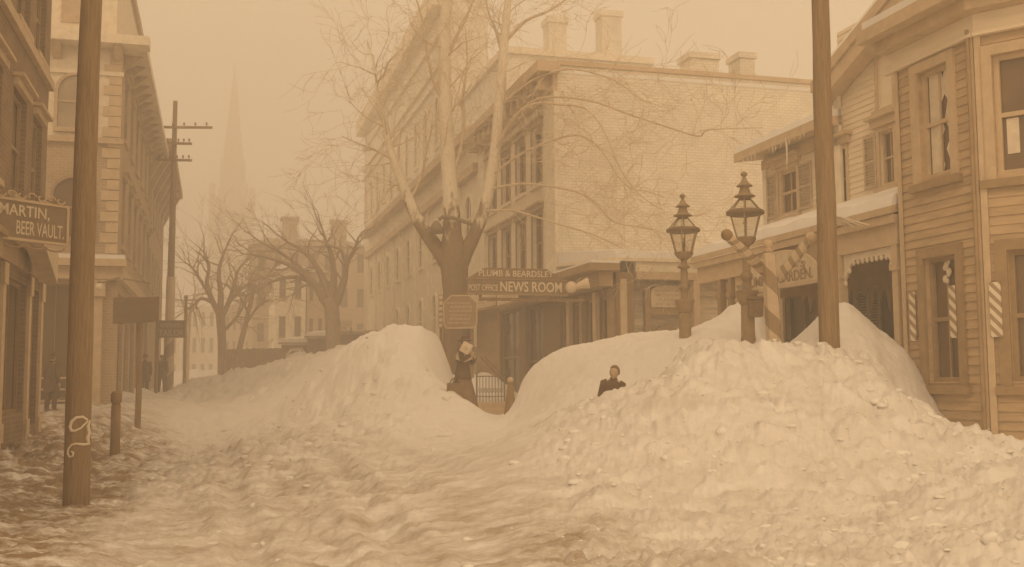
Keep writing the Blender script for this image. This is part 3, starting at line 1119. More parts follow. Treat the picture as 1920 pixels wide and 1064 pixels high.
lettering(b, 'BEER VAULT.', M['letter_light'], signpt(1.02, z0_ + hh * 0.1, 0.03), sd, zt_, 0.97, hh * 0.38, board, bold=0.008)

# --- second left building: pale upper storey, arched windows, faces the camera across a gap
T2 = 36.2
b = Site('corner_building', 'tall left corner building with arched windows and a bracketed cornice', 'building', -3.05, T2)
PF = plane((0, T2), (1, 0), (0, -1))    # faces the camera, a = s
PE = plane((-3.05, 0), (0, 1), (1, 0))
zt2 = 12.35
m_ = b.mb()
wall(m_, PF, -11.0, -3.05, 9.35, zt2)
m_.build('upper_wall', M['stone'], b.e)
m_ = b.mb()
shopf = [(-10.2, -7.4, 0.5, 4.6), (-6.6, -4.0, 0.5, 4.6)]
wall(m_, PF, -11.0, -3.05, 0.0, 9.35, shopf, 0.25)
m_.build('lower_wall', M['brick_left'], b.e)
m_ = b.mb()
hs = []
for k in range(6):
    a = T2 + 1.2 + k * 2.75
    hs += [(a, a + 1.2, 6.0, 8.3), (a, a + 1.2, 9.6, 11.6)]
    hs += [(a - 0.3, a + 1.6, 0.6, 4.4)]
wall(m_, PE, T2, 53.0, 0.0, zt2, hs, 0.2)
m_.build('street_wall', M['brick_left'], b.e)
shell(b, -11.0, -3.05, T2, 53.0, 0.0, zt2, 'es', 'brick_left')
for h in hs:
    if h[2] > 1:
        window(b, PE, *h, reveal=0.2, hood='stone_dark', sill='stone_dark', frame='trim')
    else:
        window(b, PE, *h, reveal=0.2, frame='dark_wood', sill=None, rows=1, name='shop_window')
for h in shopf:
    window(b, PF, *h, reveal=0.25, frame='dark_wood', sill=None, rows=1, muntins=2, name='shop_window')
for c in (-4.42, -6.6, -8.8):
    archwindow(b, PF, c - 0.55, c + 0.55, 9.62, 11.35, 'stone_dark', 'pane_light', 0.1)
    o = archwindow(b, PF, c - 0.6, c + 0.6, 6.1, 8.0, 'trim', 'pane', 0.09)
    q = b.mb()
    q.pprism(PF, [(c + 0.15, 6.5), (c + 0.32, 6.5), (c + 0.42, 7.9), (c + 0.36, 7.9)], 0.02, 0.035)
    q.build('curtain', M['curtain'], o)
m_ = b.mb()
m_.pbox(PF, -11.0, -2.95, 9.15, 9.33, 0.0, 0.16)
m_.build('belt_course', M['stone_dark'], b.e)
m_ = b.mb()
m_.pbox(PF, -11.0, -2.2, zt2 - 0.05, zt2 + 0.25, 0.003, 0.75)
m_.pbox(PF, -11.0, -3.0, zt2 - 0.95, zt2 - 0.82, 0.0, 0.1)
m_.pbox(PE, T2 + 0.02, 53.6, zt2 - 0.05, zt2 + 0.25, 0.004, 0.75)
m_.build('cornice', M['stone'], b.e)
for k in range(9):
    s = -10.6 + k * 0.93
    q = b.mb()
    q.pprism(lambda a, z, d, s=s: (s + d, T2 - a, z), [(0.003, zt2 - 0.5), (0.2, zt2 - 0.42), (0.6, zt2 - 0.06), (0.003, zt2 - 0.06)], -0.13, 0.13)
    q.build('cornice_bracket', M['stone_dark'], b.e)
for k in range(14):
    q = b.mb()
    a = T2 + 0.7 + k * 1.22
    q.pprism(lambda x, z, d, a=a: (-3.05 + x, a + d, z), [(0.003, zt2 - 0.5), (0.2, zt2 - 0.42), (0.6, zt2 - 0.06), (0.003, zt2 - 0.06)], -0.13, 0.13)
    q.build('cornice_bracket', M['stone_dark'], b.e)
m_ = b.mb()                             # attic storey set back behind the cornice
m_.box(-11.0, -3.3, T2 + 0.35, 52.6, zt2 + 0.13, 16.0)
at_ = m_.build('attic_wall', M['stone'], b.e)
m_ = b.mb()
m_.box(-11.1, -3.15, T2 + 0.2, 52.75, 16.003, 16.3)
m_.build('attic_cornice', M['stone_dark'], at_)
for c in (-4.6, -6.6, -8.6):
    m_ = b.mb()
    m_.pbox(plane((0, T2 + 0.35), (1, 0), (0, -1)), c - 0.4, c + 0.4, 13.2, 14.6, 0.003, 0.06)
    m_.build('attic_panel', M['stone_dark'], at_)
m_ = b.mb()
for k in range(19):                     # quoins at the corner
    z = 5.6 + k * 0.345
    w_ = 0.55 if k % 2 else 0.38
    m_.pbox(PF, -3.05 - w_, -3.051, z, z + 0.31, 0.004, 0.05)
m_.build('quoins', M['trim_light'], b.e)
m_ = b.mb()
m_.pbox(PF, -11.0, -2.85, 4.75, 5.15, 0.0, 0.25)
m_.pbox(PF, -11.0, -2.75, 5.153, 5.38, 0.0, 0.5)
m_.pbox(PE, T2 + 0.0, 53.0, 4.75, 5.15, 0.002, 0.2)
m_.build('shop_cornice', M['trim_light'], b.e)
m_ = b.mb()
m_.pbox(PF, -11.0, -2.8, 5.383, 5.52, 0.0, 0.45)
m_.build('snow_cover', M['snowy'], b.e)
for s in (-7.0, -3.6, -10.6):
    q = b.mb()
    q.pbox(PF, s - 0.16, s + 0.16, 0.0, 4.745, 0.0, 0.2)
    q.pbox(PF, s - 0.24, s + 0.24, 4.2, 4.72, 0.203, 0.3)
    q.build('storefront_post', M['trim_light'], b.e)
m_ = b.mb()                             # goods shelves set out before the shop
for k in range(3):
    m_.pbox(PF, -6.5, -4.3, 0.9 + 0.35 * k, 0.96 + 0.35 * k, 0.35, 0.9 - 0.15 * k)
m_.pbox(PF, -6.5, -6.42, 0.0, 1.7, 0.35, 0.8)
m_.pbox(PF, -4.38, -4.3, 0.0, 1.7, 0.35, 0.8)
m_.build('display_shelf', M['trim_light'], b.e)

p = at(186, 538, 33.0)
b = Spot('globe_lamp', 'small white globe lamp on the wall behind the nearest pole', 'lamp', p)
m_ = b.mb(); m_.ball(p, 0.12, 14)
m_.build('globe', M['white_paint'], b.e)
m_ = b.mb(); m_.tube([p + Vector((0.1, 0, 0.13)), p + Vector((0.3, 0.8, 0.35)), p + Vector((0.8, 2.2, 0.3))], 0.025, 6)
m_.lathe([(0.05, 0.1), (0.07, 0.16)], p, 10)
m_.build('bracket', M['iron'], b.e)

# --- third left building, its cornice standing out over the street
b = Site('far_shop', 'hazy left building with a deep cornice jutting beyond the corner building', 'building', -3.2, 56.0)
PX = plane((-3.2, 0), (0, 1), (1, 0))
m_ = b.mb()
hs = [(55.5 + 2.6 * k, 56.7 + 2.6 * k, z, z + 2.0) for k in range(5) for z in (6.2, 9.6)]
wall(m_, PX, 54.0, 70.0, 0.0, 13.2, hs, 0.2)
m_.build('street_wall', M['brick_mid'], b.e)
shell(b, -11.0, -3.2, 54.0, 70.0, 0.0, 13.2, 'e', 'brick_mid')
for h in hs:
    window(b, PX, *h, reveal=0.2, sill='stone_dark')
m_ = b.mb()
m_.pbox(PX, 53.9, 70.0, 13.0, 13.35, 0.0, 1.1)
m_.build('cornice', M['stone_dark'], b.e)
for k in range(7):
    q = b.mb()
    a = 54.2 + 2.6 * k
    q.pprism(lambda x, z, d, a=a: (-3.2 + x, a + d, z), [(0.003, 11.2), (0.35, 11.9), (0.95, 12.99), (0.003, 12.99)], -0.25, 0.25)
    q.build('cornice_bracket', M['stone_dark'], b.e)

# ================================================================== far end of the street
# church steeple
Yc = 215.0
pc = at(430, 700, Yc)
b = Spot('church_steeple', 'faint tall church steeple fading into the haze over the far trees', 'steeple', (pc.x, pc.y, 0))
k_ = Yc / F
zb, zs, zp = zat(378, Yc, 428), zat(300, Yc, 428), zat(120, Yc, 430)
hw = 30 * k_
m_ = b.mb()
m_.box(pc.x - hw, pc.x + hw, pc.y - hw, pc.y + hw, 0, zb)
for sx in (-1, 1):
    for sy in (-1, 1):
        m_.box(pc.x + sx * hw - 0.5, pc.x + sx * hw + 0.5, pc.y + sy * hw - 0.5, pc.y + sy * hw + 0.5, 0, zb + 3.2)
m_.build('tower', M['trim_light'], b.e)
m_ = b.mb()
m_.box(pc.x - hw * 0.62, pc.x + hw * 0.62, pc.y - hw * 0.62, pc.y + hw * 0.62, zb - 0.1, zs)
m_.build('belfry', M['trim_light'], b.e)
m_ = b.mb()
m_.lathe([(hw * 0.66, zs), (hw * 0.42, zs + (zp - zs) * 0.35), (0.12, zp)], (pc.x, pc.y, 0), 8, smooth=False)
m_.build('spire', M['trim_light'], b.e)
for sx in (-0.5, 0.5):
    q = b.mb()
    P_ = plane((pc.x, pc.y - hw), (1, 0), (0, -1))
    q.pprism(P_, archpoly(sx * hw - 0.7, sx * hw + 0.7, zb - 9, zb - 2.5), 0.003, 0.15)
    q.build('louvre', M['trim'], b.e)


def far_block(name, label, px0, px1, pyt, t0, depth, m, rows, cols, roofm='roof', pitched=0.0, ppx=None, win='trim'):
    s0, s1 = s_on(px0, t0), s_on(px1, t0)
    zt = zst(pyt, (s0 + s1) / 2, t0, (px0 + px1) / 2)
    b = Site(name, label, 'building', (s0 + s1) / 2, t0)
    P = plane((0, t0), (1, 0), (0, -1))
    hs, w_ = [], (s1 - s0) / cols
    fl = (zt - 1.0) / rows
    for i in range(cols):
        for j in range(rows):
            c = s0 + w_ * (i + 0.5)
            hs.append((c - w_ * 0.22, c + w_ * 0.22, 1.0 + fl * j + fl * 0.25, 1.0 + fl * j + fl * 0.8))
    q = b.mb()
    wall(q, P, s0, s1, 0, zt, hs, 0.2)
    q.build('front_wall', M[m], b.e)
    PW = plane((s0, t0 + depth), (0, -1), (-1, 0))
    hs2 = [(a, a + 1.1, h0, h1) for a in (1.2, 3.6, 6.0, 8.4) if a + 1.4 < depth for h0, h1 in sorted(set((h[2], h[3]) for h in hs))]
    q = b.mb()
    wall(q, PW, 0, depth, 0, zt, hs2, 0.2)
    q.build('side_wall', M[m], b.e)
    for h in hs:
        window(b, P, *h, reveal=0.2, frame=win, sill='stone_dark')
    for h in hs2:
        window(b, PW, *h, reveal=0.2, frame=win, sill='stone_dark')
    q = b.mb()
    q.quad((s1, t0, 0), (s1, t0 + depth, 0), (s1, t0 + depth, zt), (s1, t0, zt))
    q.quad((s1, t0 + depth, 0), (s0, t0 + depth, 0), (s0, t0 + depth, zt), (s1, t0 + depth, zt))
    q.build('rear_wall', M[m], b.e)
    q = b.mb()
    e = 0.4
    if pitched:
        mid = t0 + depth / 2
        q.add([(s0 - e, t0 - e, zt), (s1 + e, t0 - e, zt), (s1 + e, t0 + depth + e, zt), (s0 - e, t0 + depth + e, zt),
               (s0 + 1.5, mid, zt + pitched), (s1 - 1.5, mid, zt + pitched)],
              [(0, 1, 5, 4), (1, 2, 5), (2, 3, 4, 5), (3, 0, 4), (3, 2, 1, 0)])
    else:
        q.box(s0 - e, s1 + e, t0 - e, t0 + depth + e, zt + 0.003, zt + 0.4)
    rf = q.build('roof', M[roofm], b.e)
    return b, s0, s1, zt, rf


b, s0, s1, zt, rf = far_block('brick_block', 'large hazy brick block with chimneys behind the far arching tree', 472, 690, 462, 98.0, 12.0, 'brick_mid', 4, 7, 'roof', 1.4)
for px in (540, 633):
    s = s_on(px, 104.0)
    q = b.mb()
    zc = zst(412 if px == 540 else 418, s, 104.0)
    q.box(s - 0.7, s + 0.7, 103.4, 104.6, zt, zc)
    q.box(s - 0.85, s + 0.85, 103.25, 104.75, zc + 0.003, zc + 0.3)
    q.build('chimney', M['brick_mid'], rf)
far_block('white_house', 'small white far house with a pale front beside the tan house', 514, 572, 505, 84.0, 9.0, 'cream_paint', 3, 2, 'snowy', 1.0)
far_block('tan_house', 'narrow tan far house between the white house and the arching tree', 574, 625, 512, 84.3, 9.0, 'stone_dark', 3, 3, 'roof', 0.8)
far_block('pale_hall', 'pale distant building low at the end of the street behind the first bare tree', 340, 404, 575, 150.0, 12.0, 'stone', 3, 4, 'snowy', 2.0)
far_block('distant_house', 'faint distant white house just right of the far telegraph pole', 290, 334, 625, 138.0, 10.0, 'cream_paint', 2, 3, 'snowy', 2.0)
far_block('distant_store', 'dim distant brown store right of the first bare tree', 420, 470, 585, 125.0, 12.0, 'brick_mid', 3, 4, 'roof', 1.5)

# sheds and stalls behind the long snow bank
def shed(name, label, px0, px1, pyt, Y, m, roofsnow=True, dp=3.0, cat='shed'):
    a, c = at(px0, pyt, Y), at(px1, pyt, Y)
    z = (a.z + c.z) / 2
    b = Spot(name, label, cat, ((a.x + c.x) / 2, Y, 0))
    q = b.mb()
    q.box(a.x, c.x, Y, Y + dp, 0, z - 0.15)
    n = max(2, int((c.x - a.x) / 0.5))
    for k in range(n + 1):
        x = a.x + (c.x - a.x) * k / n
        q.box(x - 0.03, x + 0.03, Y - 0.04, Y - 0.002, 0, z - 0.16)
    q.build('board_wall', M[m], b.e)
    q = b.mb()
    q.hexa([(a.x - 0.2, Y - 0.3, z - 0.14), (c.x + 0.2, Y - 0.3, z - 0.14), (c.x + 0.2, Y + dp + 0.2, z + 0.12), (a.x - 0.2, Y + dp + 0.2, z + 0.12),
            (a.x - 0.2, Y - 0.3, z - 0.02), (c.x + 0.2, Y - 0.3, z - 0.02), (c.x + 0.2, Y + dp + 0.2, z + 0.25), (a.x - 0.2, Y + dp + 0.2, z + 0.25)])
    q.build('roof', M['roof'], b.e)
    if roofsnow:
        q = b.mb()
        q.hexa([(a.x - 0.15, Y - 0.28, z - 0.015), (c.x + 0.15, Y - 0.28, z - 0.015), (c.x + 0.15, Y + dp, z + 0.25), (a.x - 0.15, Y + dp, z + 0.25),
                (a.x - 0.05, Y - 0.2, z + 0.2), (c.x + 0.05, Y - 0.2, z + 0.24), (c.x + 0.05, Y + dp, z + 0.5), (a.x - 0.05, Y + dp, z + 0.45)])
        q.build('snow_cover', M['snowy'], b.e)
    return b, a, c, z


shed('market_shed', 'dark board shed with a snow-covered roof behind the long snow bank', 578, 624, 630, 66.0, 'dark_wood')
b, a, c, z = shed('market_stall', 'dark stall with a pale door arch and sagging snowy roof left of the snow-roofed shed', 529, 574, 642, 67.0, 'dark_wood')
q = b.mb()
xm = a.x + (c.x - a.x) * 0.25
q.tube([(xm, 66.93, 0), (xm, 66.93, z - 0.75), (xm + 0.2, 66.93, z - 0.5), (c.x - 0.25, 66.93, z - 0.45), (c.x - 0.08, 66.93, z - 0.7), (c.x - 0.05, 66.93, 0)], 0.1, 6)
q.build('door_frame', M['stone'], b.e)
shed('lean_to_shed', 'dark low shed without snow on its roof at the crest of the snow bank', 628, 690, 622, 64.0, 'dark_wood', False)
# white sign on the shed
a, c = at(622, 614, 63.6), at(661, 600, 63.6)
b = Spot('white_signboard', 'white signboard above the low shed at the snow bank crest', 'sign', (a.x, 63.6, 0))
q = b.mb(); q.box(a.x, c.x, 63.56, 63.62, a.z, c.z); bd = q.build('sign_board', M['white_paint'], b.e)
scribble(b, M['letter_dim'], (a.x + 0.1, 63.56, a.z + 0.08), (1, 0, 0), (0, 0, 1), c.x - a.x - 0.2, c.z - a.z - 0.16, 2, bd, 5)
q = b.mb()
for x in (a.x + 0.1, c.x - 0.1):
    q.box(x - 0.05, x + 0.05, 63.625, 63.72, 0, c.z)
q.build('sign_post', M['dark_wood'], b.e)
# dark board fence further left
a, c = at(424, 655, 72.0), at(534, 655, 70.0)
b = Spot('board_fence', 'dark board fence behind the snow bank at the foot of the first bare tree', 'fence', (a.x, 72, 0))
q = b.mb()
n = 36
for k in range(n):
    p0 = a.lerp(c, k / n); p1 = a.lerp(c, (k + 0.92) / n)
    h = R0.uniform(-0.04, 0.04)
    q.hexa([(p0.x, p0.y, 0), (p1.x, p1.y, 0), (p1.x, p1.y + 0.04, 0), (p0.x, p0.y + 0.04, 0),
            (p0.x, p0.y, a.z + h), (p1.x, p1.y, a.z + h), (p1.x, p1.y + 0.04, a.z + h), (p0.x, p0.y + 0.04, a.z + h)])
q.build('boards', M['dark_wood'], b.e)
q = b.mb()
for z in (a.z - 0.3, a.z - 1.5):
    q.bar((a.x, a.y + 0.1, z), (c.x, c.y + 0.1, z), 0.1, 0.1)
q.build('rail', M['dark_wood'], b.e)

# ================================================================== right side, far part
# tall brick hall
SH = 11.55
tH0, tH1 = t_on(832, SH), t_on(681, SH)
zH = zst(236, SH, tH1, 681)
b = Site('brick_hall', 'tall faded brick hall rising behind the big tree with rows of narrow arched windows', 'building', SH, tH0)
PH = plane((SH, 0), (0, 1), (-1, 0))


def PHr(a, z, d=0.0):                   # keeps a along +t; the outward normal is -s
    return (SH - d, a, z)


q = b.mb()
wall(q, PHr, tH0, tH1, 0, zH)
q.build('street_wall', M['brick_pale'], b.e)
q = b.mb()
wall(q, plane((0, tH0), (1, 0), (0, -1)), SH, 14.0, 0, zH)
q.build('side_wall', M['brick_pale'], b.e)
shell(b, SH, 14.0, tH0, tH1, 0, zH, 'ws', 'brick_pale')
q = b.mb()
q.pbox(PHr, tH0 - 0.4, tH1 + 0.4, zH - 0.9, zH + 0.25, 0.003, 0.7)
q.pbox(PHr, tH0, tH1, zH - 2.2, zH - 1.9, 0.003, 0.2)
q.build('cornice', M['stone'], b.e)
for z in (18.4, 17.6):
    q = b.mb(); q.pbox(PHr, tH0, tH1, z, z + 0.25, 0.003, 0.2)
    q.build('belt_course', M['stone'], b.e)
n = 10
for k in range(n):
    a = tH0 + (tH1 - tH0) * (k + 0.5) / n
    archwindow(b, PHr, a - 0.55, a + 0.55, 14.2, 16.9, 'stone', 'pane_light', 0.15)

# long pale range in front of it
tC0, tC1 = 41.6, t_on(690, SR)
zC = zst(445, SR, tC1, 690)
b = Site('pale_range', 'long pale two-storey range with a double cornice and small arched windows behind the tree', 'building', SR, tC0)


def PCr(a, z, d=0.0):
    return (SR - d, a, z)


q = b.mb()
wall(q, PCr, tC0, tC1, 0, zC)
q.build('street_wall', M['cream_paint'], b.e)
q = b.mb()
q.box(SR + 0.01, SH - 0.02, tC0, tC1, 0, zC - 0.02)
q.build('rear_wall', M['cream_paint'], b.e)
q = b.mb()
q.pbox(PCr, tC0, tC1 + 0.3, zC - 0.1, zC + 0.3, 0.003, 0.55)
q.pbox(PCr, tC0, tC1 + 0.1, zC - 1.55, zC - 1.2, 0.003, 0.3)
q.build('cornice', M['trim_light'], b.e)
q = b.mb()
q.box(SR - 0.3, SH - 0.02, tC0, tC1, zC + 0.303, zC + 0.5)
q.build('roof', M['snowy'], b.e)
n = 9
for k in range(n):
    a = tC0 + (tC1 - tC0) * (k + 0.5) / n
    archwindow(b, PCr, a - 0.55, a + 0.55, 7.3, 9.2, 'cream_paint', 'pane', 0.12)
    if k < 6:
        archwindow(b, PCr, a - 0.5, a + 0.5, 3.4, 5.6, 'cream_paint', 'pane_light', 0.12)
q = b.mb()
for k in range(n + 1):
    a = tC0 + (tC1 - tC0) * k / n
    q.pbox(PCr, max(tC0, a - 0.2), min(tC1, a + 0.2), 0, zC - 1.56, 0.003, 0.1)
q.build('pilaster', M['cream_paint'], b.e)
q = b.mb()
q.pbox(PCr, tC0, tC0 + 22, 2.6, 2.8, 0.105, 1.3)
q.build('awning', M['trim'], b.e)

# rear brick block above the news building
tR = 44.0
sR0, sR1 = s_on(952, tR), s_on(1225, tR)
zR = zst(112, (sR0 + sR1) / 2, tR, 1090)
b = Site('rear_block', 'hazy flat-topped rear block with two tall chimneys above the three-storey brick building', 'building', sR0, tR)
q = b.mb()
q.box(sR0, sR1, tR, tR + 9, 0, zR)
q.build('brick_wall', M['brick_pale'], b.e)
q = b.mb()
q.box(sR0 - 0.2, sR1 + 0.2, tR - 0.2, tR + 9.2, zR + 0.003, zR + 0.3)
rf = q.build('roof', M['stone'], b.e)
for px0, px1, py in ((1034, 1068, 30), (1136, 1174, 18)):
    s0, s1 = s_on(px0, tR + 3), s_on(px1, tR + 3)
    z = zst(py, s0, tR + 3, px0)
    q = b.mb()
    q.box(s0, s1, tR + 3, tR + 3.9, zR + 0.3, z - 0.3)
    q.box(s0 - 0.08, s1 + 0.08, tR + 2.92, tR + 3.98, z - 0.3 + 0.003, z)
    q.build('chimney', M['brick_pale'], rf)

# ------------------------------------------------------------------ news building
TN = 31.4
zN = zst(137, SR, TN, 1050)
b = Site('news_building', 'three-storey pale brick building with a broad blank side wall above the news room', 'building', SR, TN)
PS = plane((0, TN), (1, 0), (0, -1))


def PNr(a, z, d=0.0):
    return (SR - d, a, z)


wn = []
for c in (33.7, 35.65, 37.6, 39.6):
    wn += [(c - 0.55, c + 0.55, 5.1, 7.0), (c - 0.55, c + 0.55, 8.0, 9.85)]
door = [(33.2, 35.2, 0.2, 4.0), (36.0, 38.6, 0.6, 4.0)]
q = b.mb()
wall(q, PNr, TN, 41.5, 4.3, zN, wn, 0.22)
q.build('street_wall', M['stone'], b.e)
q = b.mb()
wall(q, PNr, TN, 41.5, 0, 4.3, door, 0.22)
q.build('shopfront_wall', M['dark_wood'], b.e)
q = b.mb()
wall(q, PS, SR, 27.0, 0, zN + 0.25)
q.build('side_wall', M['brick_pale'], b.e)
shell(b, SR, 27.0, TN, 41.5, 0, zN, 'ws', 'brick_pale')
for h in wn:
    window(b, PNr, *h, reveal=0.22, hood='stone_dark', sill='stone', frame='trim', pane='pane', casing=0.08)
    # pale blinds drawn half down
    if h[0] in (33.7 - 0.55, 37.6 - 0.55):
        pass
for h in door:
    window(b, PNr, *h, reveal=0.22, frame='dark_wood', pane='pane', sill=None, rows=2, name='shop_window')
q = b.mb()
q.pbox(PNr, TN + 0.003, TN + 1.15, 4.62, zN - 0.6, 0.0, 0.12)
q.build('corner_pilaster', M['cream_paint'], b.e)
q = b.mb()
q.pbox(PNr, 40.55, 41.48, 0, zN - 0.6, 0.0, 0.12)
q.build('corner_pilaster', M['cream_paint'], b.e)
q = b.mb()
q.pbox(PNr, TN - 0.3, 41.9, zN - 0.05, zN + 0.28, 0.003, 0.75)
q.pbox(PNr, TN, 41.5, zN - 0.6, zN - 0.053, 0.0, 0.16)
for k in range(13):
    a = TN + 0.35 + k * 0.8
    q.pbox(PNr, a - 0.1, a + 0.1, zN - 0.5, zN - 0.056, 0.163, 0.55)
q.build('cornice', M['trim_light'], b.e)
q = b.mb()
q.pbox(PS, SR, 27.0, zN + 0.253, zN + 0.4, -0.3, 0.08)
q.build('coping', M['trim_light'], b.e)
for px0, px1, py in ((1301, 1354, 100), (1396, 1424, 100)):
    s0, s1 = s_on(px0, TN + 0.6), s_on(px1, TN + 0.6)
    z = zst(py, s0, TN + 0.6, px0)
    q = b.mb()
    q.box(s0, s1, TN + 0.45, TN + 1.3, zN, z - 0.2)
    q.box(s0 - 0.07, s1 + 0.07, TN + 0.38, TN + 1.37, z - 0.197, z)
    q.build('chimney', M['brick_pale'], b.e)

# one-storey news room shopfront that continues the street line towards the camera
TX = t_on(1156, SR)
zX = 4.35
b = Site('news_shopfront', 'dark one-storey shopfront with board pilasters standing beside the news room sign', 'shopfront', SR, TX)
q = b.mb()
hs = [(TX + 0.45 + 1.16 * k, TX + 1.3 + 1.16 * k, 0.6, 3.75) for k in range(4)]
wall(q, PNr, TX, TN - 0.003, 0, zX, hs, 0.18)
q.box(SR + 0.004, SR + 0.5, TX, TX + 0.35, 0, zX)
q.build('board_wall', M['dark_wood'], b.e)
for h in hs:
    window(b, PNr, *h, reveal=0.18, frame='trim', pane='pane', sill=None, rows=2, muntins=0, name='shop_window')
for k in range(5):
    a = TX + 0.3 + 1.16 * k - 0.03
    if a + 0.13 > TN: continue
    q = b.mb()
    q.pbox(PNr, a - 0.13, a + 0.13, 0, 3.9, 0.0, 0.12)
    q.build('pilaster', M['trim_light'] if k % 2 else M['trim'], b.e)
q = b.mb()
q.pbox(PNr, TX - 0.15, TN + 6.0, 3.95, 4.35, 0.15, 0.55)
q.pbox(PNr, TX - 0.3, TN + 6.0, 4.353, 4.55, 0.0, 0.85)
q.build('cornice', M['trim'], b.e)
q = b.mb()
q.pbox(PNr, TX - 0.3, TN + 6.0, 4.553, 4.62, 0.0, 0.8)
q.build('snow_cover', M['snowy'], b.e)

# open shed beside it: snow-covered roof on a beam and posts, faces the camera
zB0 = zst(525, 11.5, TX, 1230)
zB1 = zst(511, 11.5, TX, 1230)
b = Site('open_shed', 'open-fronted yard shed with a deep snow-covered roof on a long dark beam', 'shed', 12.0, TX)
q = b.mb()
q.box(SR + 0.55, 17.0, TX - 0.1, TX + 0.15, zB0, zB1)
q.build('beam', M['stone_dark'], b.e)
q = b.mb()
q.hexa([(SR - 0.1, TX - 0.14, zB1 + 0.27), (17.0, TX - 0.14, zB1 + 0.27), (17.0, TN - 0.02, zB1 + 0.62), (SR - 0.1, TN - 0.02, zB1 + 0.62),
        (SR - 0.1, TX - 0.14, zB1 + 0.36), (17.0, TX - 0.14, zB1 + 0.36), (17.0, TN - 0.02, zB1 + 0.71), (SR - 0.1, TN - 0.02, zB1 + 0.71)])
q.build('roof', M['stone'], b.e)
q = b.mb()
n = 24
for k in range(n):
    s0, s1 = SR - 0.05 + (17 - SR) * k / n, SR - 0.05 + (17 - SR) * (k + 1) / n
    h0, h1 = 0.2 + 0.05 * math.sin(k * 1.1), 0.2 + 0.05 * math.sin((k + 1) * 1.1)
    z = zB1 + 0.363
    q.hexa([(s0, TX - 0.13, z), (s1, TX - 0.13, z), (s1, TN - 0.03, z + 0.35), (s0, TN - 0.03, z + 0.35),
            (s0, TX - 0.08, z + h0), (s1, TX - 0.08, z + h1), (s1, TN - 0.03, z + 0.5 + h1), (s0, TN - 0.03, z + 0.5 + h0)])
q.build('snow_cover', M['snowy'], b.e)
for px in (1168, 1305):
    s = s_on(px, TX)
    q = b.mb()
    q.box(s - 0.09, s + 0.09, TX - 0.08, TX + 0.1, 0, zB0 - 0.002)
    q.build('post', M['trim_light'], b.e)
q = b.mb()
q.box(SR + 0.56, 17.0, TX - 0.05, TX + 0.08, zB1 + 0.003, zB1 + 0.27)
q.build('fascia', M['cream_paint'], b.e)
q = b.mb()
q.box(SR + 0.52, 17.0, TX + 0.5, TX + 0.6, 0, zB1 + 0.2)
q.build('back_wall', M['flaking'], b.e)

# arched billboard in the yard
tB = TX + 0.22
s0, s1 = s_on(1214, tB), s_on(1299, tB)
zb0, zb1, zb2 = zst(578, s0, tB), zst(548, s0, tB), zst(536, s0, tB)
b = Site('arched_billboard', 'faded arched notice board on two posts in the yard behind the first lamp post', 'sign', s0, tB)
PB = plane((0, tB), (1, 0), (0, -1))
q = b.mb()
c_ = (s0 + s1) / 2
hw_ = (s1 - s0) / 2 - 0.1
poly = [(c_ - hw_, zb0), (c_ + hw_, zb0)] + [(c_ + hw_ * math.cos(math.pi * k / 12), zb1 + (zb2 - zb1) * math.sin(math.pi * k / 12)) for k in range(13)]
q.pprism(PB, poly, 0.0, 0.04)
bd = q.build('sign_board', M['sign_light'], b.e)
scribble(b, M['letter_dim'], (c_ - hw_ + 0.05, tB - 0.04, zb0 + 0.03), (1, 0, 0), (0, 0, 1), 2 * hw_ - 0.1, zb2 - zb0 - 0.12, 4, bd, 12)
q = b.mb()
q.box(s0 - 0.07, s0 + 0.08, tB - 0.02, tB + 0.12, 0, zb1 + 0.05)
q.build('post', M['trim'], b.e)
q = b.mb()
q.box(s1 - 0.08, s1 + 0.07, tB - 0.02, tB + 0.12, 0, zb1 + 0.05)
q.build('post', M['trim_light'], b.e)
q = b.mb()
q.box(s0 + 0.09, s1 - 0.09, tB - 0.01, tB + 0.1, zb0 - 0.2, zb0 - 0.01)
q.build('rail', M['trim'], b.e)

b = Site('added_arched_hatch', 'added dark arched hatch slab standing under the arched notice board in the yard', 'hatch', c_ - 0.1, tB)  # dark arched hatch of the shed, added as a thin slab
q = b.mb()
q.pprism(lambda a, z, d: (c_ + a, tB + 0.11 + d, z), archpoly(-0.5, 0.35, 0.9, 2.95), -0.05, 0.12)
q.build('hood', M['trim'], b.e)  # arched part of the added hatch slab
q = b.mb()
q.box(c_ - 0.55, c_ + 0.5, tB + 0.02, tB + 0.235, 0.3, 0.897)
q.build('added_hatch_base', M['stone_dark'], b.e)
# ================================================================== beer garden house and porch
SB = 12.3                               # its wall, set back behind the porch
tW1 = t_on(1441, SB)                    # far corner of the wing
tG = t_on(1588, SB)                     # where the gabled house begins
tE = 13.0
zE = 6.75
b = Site('beer_garden', 'pale clapboard house with icicled eaves behind the snow-covered beer garden porch', 'building', SB, tG)


def PGr(a, z, d=0.0):
    return (SB - d, a, z)


def tw(px, s=SB):
    return t_on(px, s)


def tz(py, px, s=SB):
    return zst(py, s, t_on(px, s), px)


